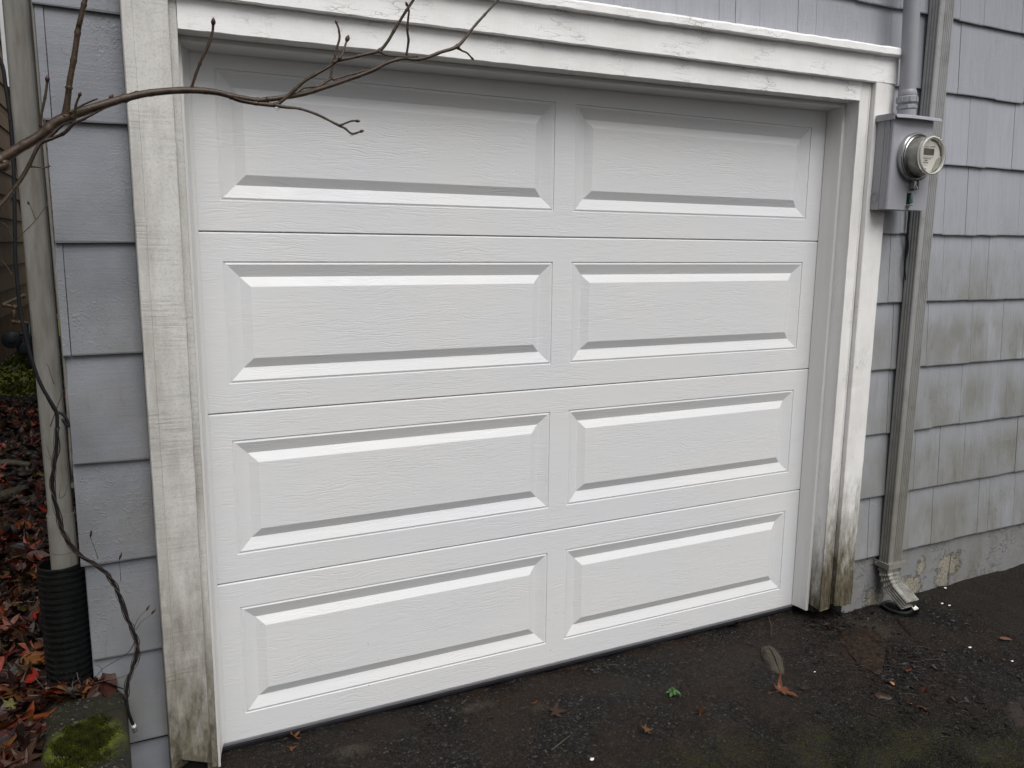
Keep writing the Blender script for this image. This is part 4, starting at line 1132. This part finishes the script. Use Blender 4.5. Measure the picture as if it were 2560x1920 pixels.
for r0, r1 in ((.0205, .0225), (.0125, .0145)):
    n = 32
    for a, b, pts2 in ((r0, r1, None),):
        rg = []
        for k in range(n + 1):
            t = 2 * PI * k / n
            rg.append([bm.verts.new((BX0 - dx, -.190 + .5 * 0 + math.cos(t) * r * .82, 1.7725 + math.sin(t) * r)) for r, dx in ((a, .0004), (a + .0003, .0018), (b - .0003, .0018), (b, .0004))])
        for q0, q1 in zip(rg, rg[1:]):
            for k in range(3): bm.faces.new((q0[k], q0[k + 1], q1[k + 1], q1[k]))
finish('knockout', bm, 'boxm', met)
# lid with drip lips
bm = new()
L = [(-.1735, 2.0760), (-.2690, 2.0745), (-.2760, 2.0700), (-.2790, 2.0650), (-.2800, 2.0665), (-.2775, 2.0745), (-.2700, 2.0800), (-.1735, 2.0840)]
xs = [BX0 - .0065, 2.55, 2.65, BX1 + .0135]
sweep(bm, L, [(lambda u, v, x=x, i=i: Vector((x + (0 if i not in (0, 3) else (-.0 if i == 0 else .0)), u + (.012 if i == 0 and u < -.25 else 0) + (.006 if i == 3 and u < -.25 else 0), v))) for i, x in enumerate(xs)])
box(bm, BX0 - .0100, BX0 - .0067, -.258, -.1735, 2.0600, 2.0835)
finish('lid', bm, 'boxm', met)
MC = Vector((2.6170, -.2500, 1.9255))
bm = new(); lathe(bm, [(.0900, -.002), (.0925, .003), (.0925, .020), (.0900, .0235), (.0865, .0245), (.0850, .0225), (.0850, .012), (.078, .010)], MC, 'y', 64, False)
finish('sealing_ring', bm, 'steel', met, smooth=True, ang=35)
bm = new(); lathe(bm, [(.0815, .008), (.0815, .0245), (.0790, .0270), (.0765, .0240), (.0740, .0180)], MC, 'y', 64, False)
finish('inner_ring', bm, 'steel', met, smooth=True, ang=35)
innm = mat_simple('meter_inner_grey', (.36, .36, .335), .35, .2, var=.2, sc=22, stretch=(1, 1, 3), dirt=(.05, .045, .03), damt=.3)
bm = new(); lathe(bm, [(.0700, .006), (.0690, .030), (.0670, .066), (.0655, .070), (.0640, .072)], MC, 'y', 64, False)
finish('inner_cylinder', bm, innm, met, smooth=True, ang=35)
bm = new(); lathe(bm, [(.0640, .0715), (.0001, .0715)], MC, 'y', 48, False)
finish('dial_face', bm, 'face', met)
def fx_(x, z): return (MC.x + x, MC.z + z)
def plate(x0, x1, z0, z1, mat, name, d=.0725):
    bm = new(); box(bm, MC.x + x0, MC.x + x1, MC.y - d - .0008, MC.y - d, MC.z + z0, MC.z + z1); return finish(name, bm, mat, met)
plate(-.043, .018, .002, .027, 'print', 'display_frame')
plate(-.041, .016, .004, .025, 'lcd', 'display', .0735)
bm = new()
for x0, x1, z0, z1 in ((-.038, -.012, .0315, .0335), (-.006, .000, .0315, .036), (.003, .026, .033, .0365), (-.044, .020, -.0075, -.0062), (-.042, .004, -.0135, -.0105), (-.034, -.016, -.0215, -.0165), (-.040, -.010, -.0300, -.0255), (-.036, -.014, -.0380, -.0365), (-.034, -.018, -.0535, -.0495)):
    n = max(1, int((x1 - x0) / .0042))
    for i in range(n):
        a = x0 + (x1 - x0) * i / n; b = a + (x1 - x0) / n * random.uniform(.6, .85)
        box(bm, MC.x + a, MC.x + b, MC.y - .0731, MC.y - .0724, MC.z + z0 + random.uniform(0, .0004), MC.z + z1)
finish('print_lines', bm, 'print', met)
bm = new()
pp = [(.010, -.060), (.036, -.012), (.050, -.004), (.062, -.004), (.060, -.022), (.046, -.044), (.028, -.057)]
v0 = [bm.verts.new((MC.x + x, MC.y - .0738, MC.z + z)) for x, z in pp]; v1 = [bm.verts.new((MC.x + x, MC.y - .0722, MC.z + z)) for x, z in pp]
bm.faces.new(v0); bm.faces.new(v1[::-1])
for i in range(7): bm.faces.new((v0[i], v1[i], v1[(i + 1) % 7], v0[(i + 1) % 7]))
finish('grey_panel', bm, 'facegrey', met)
bm = new(); lathe(bm, [(.0555, .0722), (.0575, .0755), (.0600, .0760), (.0625, .0755), (.0635, .0722)], MC, 'y', 64, False)
bmesh.ops.delete(bm, geom=[v for v in bm.verts if v.co.x < MC.x - .01 or v.co.z < MC.z - .004], context='VERTS')
finish('dial_arc', bm, 'print', met, smooth=True)
bm = new(); lathe(bm, [(.0745, .0180), (.0740, .030), (.0715, .080), (.0722, .0835), (.0728, .087), (.0715, .0900), (.0690, .0905), (.0665, .0885), (.0640, .0865), (.0001, .0862)], MC, 'y', 72, False)
finish('glass_cover', bm, 'mglass', met, smooth=True, ang=40)
bm = new(); lathe(bm, [(.0655, .0760), (.0705, .0790), (.0712, .0835), (.0705, .0870), (.0680, .0885), (.0655, .0870), (.0645, .0830), (.0645, .0780)], MC, 'y', 72, False)
rimm = mat_simple('cream_glass_rim', (.66, .65, .60), .25, var=.05)
finish('cover_rim', bm, rimm, met, smooth=True, ang=60)
# hasp, wire and green seal below the ring
bm = new(); box(bm, MC.x - .009, MC.x + .006, -.276, -.2505, 1.806, 1.834, .001); box(bm, MC.x + .0075, MC.x + .0105, -.282, -.2505, 1.800, 1.840)
box(bm, MC.x - .004, MC.x + .003, -.2785, -.2760, 1.810, 1.818)
finish('hasp', bm, 'steel', met)
bm = new(); tube(bm, spline([(MC.x - .004, -.279, 1.815), (MC.x - .012, -.2815, 1.80), (MC.x - .012, -.280, 1.785)], 5), .0008, 5); tube(bm, spline([(MC.x + .004, -.279, 1.815), (MC.x + .001, -.2815, 1.80), (MC.x + .000, -.280, 1.785)], 5), .0008, 5)
finish('seal_wire', bm, 'conn', met)
bm = new(); box(bm, MC.x - .0155, MC.x + .0035, -.2560, -.2510, 1.748, 1.790, .001); finish('seal_socket', bm, 'dark', met)
bm = new(); lathe(bm, [(.0030, 0), (.0095, .002), (.0095, .006), (.0075, .008), (.0060, .030), (.0035, .033)], (MC.x - .006, -.262, 1.750), 'z', 16); finish('green_seal', bm, 'seal', met, smooth=True, ang=40)
bm = new(); lathe(bm, [(.012, 0), (.013, .002), (.010, .005)], (MC.x - .007, -.259, 1.7395), 'z', 20); finish('seal_foot', bm, 'conn', met)

# conduit above the box
con = empty('conduit', (2.608, -.21, 2.083), 'grey painted service conduit rising from the meter box', 'conduit')
lean = Vector((-.058, 0, 1)).normalized()
CB = Vector((2.609, -.2100, 2.083))
def cyl(bm, r, z0, z1, seg=32): tube(bm, [CB + lean * z0, CB + lean * z1], r, seg)
bm = new(); cyl(bm, .0305, .10, 1.35); finish('pipe', bm, 'conduit', con, smooth=True, ang=40)
bm = new(); cyl(bm, .0345, .0, .026); finish('hub', bm, 'conduit', con, smooth=True, ang=40)
bm = new(); tube(bm, [CB + lean * z for z in (.027, .031, .042, .046)], [.033, .0375, .0375, .033], 8); tube(bm, [CB + lean * z for z in (.0455, .051)], [.031, .031], 24); finish('lock_nut', bm, 'conduit', con)
bm = new(); tube(bm, [CB + lean * z for z in (.051, .054, .0735, .077)], [.034, .0385, .0385, .034], 32)
for i in range(8):
    a = 2 * PI * i / 8 + .2; c = CB + lean * .064 + Vector((math.cos(a), math.sin(a), 0)) * .0385
    box(bm, c.x - .003, c.x + .003, c.y - .002, c.y + .002, c.z - .009, c.z + .009)
finish('collar', bm, 'conduit', con)
bm = new(); tube(bm, [CB + lean * z for z in (.077, .081, .093, .101)], [.0335, .0345, .0335, .0305], 32); finish('reducer', bm, 'conduit', con, smooth=True, ang=40)
stick([tuple(at(x, y, Y=-.136)) for x, y in ((2274, 515), (2272, 545), (2268, 580), (2270, 620), (2262, 660), (2264, 700))], [.004, .0045, .003, .004, .003, .002], 'cable', 'ground_wire', 'dark cobwebbed wire dropping from below the meter box', 'wire')

# ------------------------------------------------------------------ CABLE AND VINE
cpx = [(-60, 60), (0, 150), (14, 215), (26, 300), (33, 400), (36, 480), (37, 560), (38, 640), (43, 700), (50, 770), (66, 850), (86, 920), (104, 965), (124, 1000), (140, 1028), (143, 1060), (141, 1120), (136, 1160), (131, 1200), (134, 1240), (145, 1285), (155, 1325), (172, 1355), (196, 1385), (224, 1403), (250, 1420), (272, 1440), (290, 1470), (303, 1505), (318, 1545), (332, 1575), (342, 1605), (341, 1635), (331, 1670), (320, 1705), (316, 1740), (320, 1775), (328, 1800), (333, 1812)]
def cY(i): return -.20 if i > 12 else -.26
cab = [at(x, y, Y=-.205 if y > 1300 else (-.205 - .03 * min(1, (1300 - y) / 300))) for x, y in cpx]
co = empty('coaxial_cable', cab[-1], 'black cable hanging down past the left casing with a metal end connector', 'cable')
bm = new(); tube(bm, spline(cab, 5), .0043, 8); finish('jacket', bm, 'cable', co, smooth=True)
e0, e1 = cab[-1], at(339, 1829, Y=-.205); dd = (e1 - e0)
bm = new(); tube(bm, [e0 + dd * t for t in (0, .28, .3)], [.0058, .0062, .0062], 12); finish('ferrule', bm, 'nwhite', co)
bm = new(); tube(bm, [e0 + dd * t for t in (.3, .33, 1.0)], [.0066, .0070, .0070], 6); finish('connector', bm, 'conn', co)
lp = [at(x, y, Y=-.215) for x, y in [(104, 965), (125, 1005), (140, 1030), (152, 1033), (165, 1045), (172, 1065), (166, 1062), (156, 1048)]]
bm = new(); tube(bm, spline(lp, 5), .0038, 7); finish('loop', bm, 'cable', co, smooth=True)
vine = empty('dry_vine', (-.30, -.22, .5), 'dry leafless brown vine twined around the black cable', 'vine')
sp = spline(cab, 6); start = int(len(sp) * .40)
for ph, r in ((0, .0016), (2.4, .0012), (4.2, .0008)):
    pts = []
    for i in range(start, int(len(sp) * .93)):
        a = i * .26 + ph + .8 * nz(i * .1, ph, 0, 1); t = sp[i]; R_ = .0062 + .003 * abs(nz(i * .13, ph, 3, 1))
        pts.append(t + Vector((math.cos(a) * R_, math.sin(a) * R_, 0)))
    bm = new(); tube(bm, pts, [r * (1 + .3 * nz(i * .3, ph, 9, 1)) for i in range(len(pts))], 5); finish('stem', bm, 'vine', vine, smooth=True)
def vt(pxs, r, pod=None, Y=-.212, mat='vine'):
    bm = new(); P_ = [at(x, y, Y=Y) for x, y in pxs]; tube(bm, spline(P_, 5), splr([r * (1 - .5 * i / (len(P_) - 1)) for i in range(len(P_))], 5), 5)
    finish('tendril', bm, mat, vine, smooth=True)
    if pod:
        a, b = at(*pod[0], Y=Y), at(*pod[1], Y=Y); bm = new()
        tube(bm, [a + (b - a) * t for t in (0, .2, .5, .8, 1)], [.0006, .0024, .0030, .0018, .0004], 7); finish('seed_pod', bm, 'bud', vine, smooth=True)
vt([(245, 1397), (238, 1375), (228, 1350), (226, 1340)], .0009, ((226, 1344), (229, 1324)))
vt([(302, 1452), (301, 1430), (299, 1410), (298, 1402)], .0008, ((298, 1400), (305, 1380)))
vt([(337, 1565), (345, 1548), (356, 1534), (366, 1526)], .0008, ((365, 1527), (375, 1512)))
vt([(340, 1575), (352, 1556), (368, 1544), (379, 1535)], .0008, ((378, 1536), (390, 1522)))
vt([(338, 1600), (328, 1622), (310, 1640), (285, 1655), (262, 1668), (245, 1685), (238, 1700)], .0013)
vt([(346, 1612), (350, 1640), (338, 1670), (312, 1690), (270, 1700), (240, 1706), (200, 1718), (150, 1735)], .0013)
vt([(255, 1680), (252, 1668), (238, 1662)], .0009)
vt([(148, 1246), (160, 1240), (166, 1225), (168, 1212)], .0009); vt([(148, 1244), (150, 1225), (152, 1210)], .0007)
vt([(133, 1150), (125, 1140), (118, 1115)], .0009); vt([(134, 1152), (120, 1145), (110, 1135)], .0007)
vt([(126, 1066), (135, 1040), (155, 985), (165, 970)], .0014); vt([(135, 960), (128, 940), (122, 920), (115, 908)], .001)
vt([(37, 603), (60, 580), (90, 550), (118, 510)], .0013, None, -.23); vt([(88, 548), (80, 525), (74, 512), (70, 507)], .0010, ((72, 512), (70, 502)), -.23)
vt([(35, 605), (25, 580), (15, 562), (0, 556), (-12, 560)], .0012, None, -.24); vt([(32, 690), (20, 670), (8, 655), (-5, 645)], .0012, None, -.24)
vt([(150, 1330), (160, 1345), (178, 1352)], .0008); vt([(128, 1385), (155, 1387), (180, 1381), (195, 1382)], .0008)
vt([(27, 300), (15, 288), (2, 275), (-10, 268)], .0010, None, -.24)

# ------------------------------------------------------------------ BARE TREE
tree = empty('bare_tree', (-1.15, -1.05, .3), 'bare brown tree branch reaching across the garage door', 'tree')
TY = -1.0
def bp(pxs, off, Y0=-1.0, Y1=-1.0):
    n = len(pxs); return [at(off[0] + x / 3.4563, off[1] + y / 3.4563, Y=Y0 + (Y1 - Y0) * i / max(1, n - 1)) for i, (x, y) in enumerate(pxs)]
def limb(pxs, rads, off=(0, 0), Y0=-1.0, Y1=-1.0, name='branch', bud=None, knots=True, ext=None):
    P_ = bp(pxs, off, Y0, Y1); R_ = [pr(r / 3.4563, p) for r, p in zip(rads if len(rads) == len(P_) else [rads[0] + (rads[-1] - rads[0]) * i / (len(P_) - 1) for i in range(len(P_))], P_)]
    if ext: P_ = ext + P_; R_ = [R_[0] * 1.6] * len(ext) + R_
    s = spline(P_, 8); r = splr(R_, 8); r2 = []
    L = 0
    for i in range(len(s)):
        if i: L += (s[i] - s[i - 1]).length
        k = 1 + .06 * nz(L * 60, r[i] * 900, 0, 1)
        if knots:
            u = (L / .042) % 1.0
            if u < .12: k += .32 * (1 - abs(u - .06) / .06) ** 1
        r2.append(r[i] * k)
    bm = new(); tube(bm, s, r2, 9); o = finish(name, bm, 'bark', tree, smooth=True)
    if bud:
        e = s[-1]; d = (s[-1] - s[-4]).normalized(); b_ = pr(bud * 1.3 / 3.4563, e); bm = new()
        tube(bm, [e + d * b_ * t for t in (-.6, 0, .8, 1.6, 2.4, 2.9)], [b_ * .5, b_ * .8, b_ * 1.05, b_ * .9, b_ * .45, b_ * .08], 8); finish('bud', bm, 'bud', tree, smooth=True)
    return s
TR = [Vector((-1.12, -1.06, .28)), Vector((-1.15, -1.05, .8)), Vector((-1.10, -1.04, 1.25)), Vector((-1.02, -1.03, 1.55)), Vector((-1.06, -1.02, 2.1)), Vector((-1.0, -1.0, 2.9))]
bm = new(); tube(bm, spline(TR, 6), splr([.045, .038, .034, .030, .022, .012], 6), 12); finish('trunk', bm, 'bark', tree, smooth=True)
o0 = (0, 0); o1 = (640, 0)
limb([(-160, 1480), (0, 1385), (150, 1290), (350, 1170), (480, 1060), (600, 1005), (800, 935), (1080, 850), (1300, 803), (1600, 780), (1850, 795), (2000, 830), (2212, 865), (2300, 860)],
     [50, 47, 44, 42, 42, 44, 38, 33, 30, 29, 27, 24, 21, 20], o0, -1.0, -1.0, ext=[Vector((-1.0, -1.02, 1.5)), Vector((-.75, -1.01, 1.58))])
s_main = limb([(88, 860), (180, 850), (400, 812), (560, 765), (800, 685), (1000, 612), (1130, 545), (1270, 505), (1380, 515), (1480, 495), (1600, 450), (1740, 400), (1850, 272), (1905, 205), (2000, 100), (2090, 0), (2150, -80)],
              [20, 22, 22, 21, 19, 18, 16, 15, 15, 15, 14, 16, 11, 12, 10, 8, 7], o1)
limb([(1985, 830), (2080, 868), (2212, 893), (2382, 910)], [22, 20, 18, 20], o0)
limb([(170, 912), (270, 835), (340, 770), (420, 700), (510, 645), (640, 570), (700, 525), (820, 500), (920, 475), (1060, 440), (1130, 370), (1190, 270), (1250, 170), (1300, 90), (1360, 0), (1400, -70)],
     [17, 15, 14, 14, 15, 13, 16, 13, 14, 15, 13, 14, 12, 12, 12, 11], o1, -1.0, -1.06)
limb([(150, 905), (250, 925), (380, 940), (530, 990), (640, 1045), (720, 1085), (770, 1110), (830, 1155), (900, 1138)], [20, 14, 11, 12, 10, 13, 9, 10, 8], o1, -1.0, -1.03, bud=10)
limb([(722, 1085), (780, 1062), (830, 1045), (865, 1045)], [10, 8, 9, 7], o1, -1.02, -1.03, bud=10)
limb([(300, 840), (350, 800), (400, 765), (450, 755), (540, 745), (600, 710), (645, 680)], [14, 12, 12, 10, 12, 11, 12], o1, -.99, -.97)
limb([(645, 685), (655, 600), (668, 540), (685, 480), (700, 410), (722, 330), (714, 250), (698, 205)], [12, 10, 9, 10, 10, 10, 9, 9], o1, -.97, -.97, bud=9)
limb([(660, 690), (740, 668), (790, 650), (870, 630), (930, 612), (975, 603)], [9, 8, 9, 9, 6, 6], o1, -.97, -.96)
limb([(715, 510), (745, 470), (765, 410), (785, 350)], [12, 10, 9, 9], o1, -1.03, -1.02, bud=15)
limb([(1300, 480), (1312, 400), (1318, 340), (1308, 260), (1316, 150), (1322, 90), (1308, 50)], [10, 10, 11, 10, 9, 8, 7], o1, -1.0, -1.02, bud=10)
limb([(1060, 445), (1120, 475), (1240, 488), (1385, 490)], [12, 9, 8, 7], o1, -1.04, -1.03, bud=6)
limb([(1740, 410), (1780, 438), (1820, 455), (1850, 485), (1868, 505)], [14, 8, 8, 7, 8], o1, -1.0, -.98, bud=8)
limb([(572, 1010), (575, 940), (590, 820), (605, 690), (640, 500), (675, 260), (690, 190), (730, 20), (760, -90)], [40, 30, 25, 25, 24, 23, 22, 21, 20], o0, -1.0, -1.03)
limb([(1650, 775), (1665, 730), (1690, 650), (1740, 520), (1795, 405), (1835, 280), (1842, 210)], [20, 11, 13, 12, 14, 11, 11], o0, -1.0, -1.02, bud=15)
limb([(350, 1100), (355, 1010), (375, 910), (398, 790), (408, 700)], [11, 10, 11, 11, 10], o0, -1.02, -1.03, bud=14)
limb([(645, 970), (658, 900), (685, 830)], [10, 10, 9], o0, -1.01, -1.02, bud=11)
limb([(600, 975), (700, 915), (780, 878), (830, 858)], [12, 8, 8, 6], o0, -1.01, -1.02, bud=5)
limb([(930, 880), (952, 850)], [14, 11], o0, -1.0, -1.0, bud=12, knots=False)
limb([(1130, 815), (1165, 800)], [14, 9], o0, -1.0, -1.0, bud=9, knots=False)
limb([(950, 915), (850, 962), (720, 1030), (640, 1068), (560, 1145), (480, 1185), (380, 1220)], [6, 9, 12, 14, 15, 14, 18], o0, -.98, -.97)
limb([(575, 1052), (510, 1110), (470, 1150), (400, 1205)], [11, 10, 11, 12], o0, -.98, -.97)
limb([(375, 1215), (325, 1275), (250, 1430), (180, 1550), (100, 1655), (40, 1735), (-120, 1900)], [18, 17, 17, 18, 20, 22, 24], o0, -.97, -.98)
limb([(250, 1438), (330, 1445), (380, 1450), (415, 1440)], [8, 6, 6, 7], o0, -.97, -.97, bud=6)
# rain drops
for (x, y, r) in ((640 + 180 / 3.4563, 937 / 3.4563, .0042), (640 + 825 / 3.4563, 1166 / 3.4563, .0026)):
    bm = new(); p = at(x, y, Y=-1.003); ret = bmesh.ops.create_uvsphere(bm, u_segments=14, v_segments=10, radius=r)
    for v in ret['verts']: v.co += p
    finish('water_drop', bm, 'drop', tree, smooth=True)

# ------------------------------------------------------------------ NEIGHBOUR'S HOUSE AND GAS METER
WN = Vector((.99927, -.03822, 0)); WT = Vector((.03822, .99927, 0)); WB = Vector((-1.284, 7.286, 0))
def wl(s, z, d=0): return WB + WT * s + WN * d + Vector((0, 0, z))      # s along wall, d out of the wall
nb = empty('neighbour_house', WB, 'tan shingled neighbouring house wall seen through the gap', 'house')
bm = new(); z = .80; zc0 = .80
while z < 4.6:
    a = [wl(-5, z, .018), wl(9, z, .018), wl(9, z + .262, .002), wl(-5, z + .262, .002), wl(-5, z, -.03), wl(9, z, -.03)]
    v = [bm.verts.new(p) for p in a]; bm.faces.new((v[0], v[1], v[2], v[3])); bm.faces.new((v[0], v[4], v[5], v[1])); z += .255
pass
finish('siding', bm, 'neigh', nb)
bm = new(); a = [wl(s, z, d) for s in (-5, 9) for z in (-.1, 4.8) for d in (-.05, -3)]
v = [bm.verts.new(p) for p in a]
for f in ((0, 1, 3, 2), (4, 6, 7, 5), (0, 4, 5, 1), (2, 3, 7, 6), (0, 2, 6, 4), (1, 5, 7, 3)): bm.faces.new([v[i] for i in f])
finish('wall', bm, 'dark', nb)
bm = new()
for i in range(60):
    s = -5 + i * .23
    a = [wl(s + .003, .1, 0), wl(s + .227, .1, 0), wl(s + .227, .798, 0), wl(s + .003, .798, 0)]; b = [p - WN * .04 for p in a]
    va = [bm.verts.new(p) for p in a]; vb = [bm.verts.new(p) for p in b]; bm.faces.new(va)
    for k in range(4): bm.faces.new((va[k], vb[k], vb[(k + 1) % 4], va[(k + 1) % 4]))
finish('skirt_boards', bm, 'skirt', nb)
def wallbox(s0, s1, z0, z1, d0, d1, mat, name, par):
    bm = new(); v = [bm.verts.new(wl(s, z, d)) for s in (s0, s1) for z in (z0, z1) for d in (d0, d1)]
    for f in ((0, 1, 3, 2), (4, 6, 7, 5), (0, 4, 5, 1), (2, 3, 7, 6), (0, 2, 6, 4), (1, 5, 7, 3)): bm.faces.new([v[i] for i in f])
    return finish(name, bm, mat, par)
wf = wallbox(1.75, 3.6, 3.36, 4.8, .02, .075, 'nwhite', 'window', nb); wallbox(2.0, 3.4, 3.5, 4.7, .0755, .08, 'glass', 'pane', wf)
wf = wallbox(2.1, 3.2, 1.95, 2.75, .02, .05, 'dark', 'window', nb); wallbox(2.2, 3.1, 2.03, 2.67, .0505, .055, 'glass', 'pane', wf)
# gas meter
GP = at(45, 860, X=-1.08)
gm = empty('gas_meter', (GP.x, GP.y, yh(GP.x, GP.y)), 'dark grey gas meter with tan pipes against the neighbouring house', 'gas meter')
GD = Vector((.15, -1, 0)).normalized()
def gpt(px, py, dx=0): return at(px, py, Y=GP.y + dx)
R0 = gpt(28, 850); 
bm = new(); lathe(bm, [(.030, .02), (.078, .015), (.082, .0), (.082, -.010), (.078, -.020), (.05, -.030), (.024, -.034), (.024, -.048), (.0001, -.05)], (0, 0, 0), 'y', 28, False)
for v in bm.verts: v.co = Vector((v.co.x, -v.co.y, v.co.z)); v.co.y = -(-v.co.y); v.co = R0 + Vector((v.co.x, v.co.y, v.co.z))
finish('regulator', bm, 'gasm', gm, smooth=True, ang=40)
bm = new(); a, b = gpt(38, 850), gpt(92, 890)
cx = (a.x + b.x) / 2
box(bm, a.x, b.x, GP.y + .02, GP.y + .22, b.z, a.z + .02, .03); box(bm, a.x + .02, b.x - .02, GP.y - .0, GP.y + .03, b.z + .03, a.z - .03, .01)
finish('body', bm, 'gasm', gm, smooth=True, ang=40)
bm = new(); tube(bm, spline([gpt(48, 836), gpt(58, 834), gpt(75, 838), gpt(95, 838)], 4), .022, 10); tube(bm, [gpt(75, 810, .0), gpt(73, 850), gpt(74, 900), gpt(72, 925)], [.028, .022, .024, .02], 10)
finish('manifold', bm, 'gasm', gm, smooth=True)
bm = new(); tube(bm, [gpt(60, 738, .9), gpt(34, 750, .3), gpt(12, 760, 0)], .0165, 10); tube(bm, [gpt(12, 762), gpt(36, 768)], .0165, 10); tube(bm, [gpt(37, 766), gpt(34, 804)], .0165, 10); tube(bm, [gpt(33, 804), gpt(72, 808)], .0165, 10)
for q_ in ((12, 762), (37, 768), (34, 804), (58, 740)):
    p = gpt(*q_, .8 if q_[0] == 58 else 0); ret = bmesh.ops.create_uvsphere(bm, u_segments=10, v_segments=8, radius=.025)
    for v in ret['verts']: v.co += p
finish('gas_pipe', bm, 'gasp', gm, smooth=True)
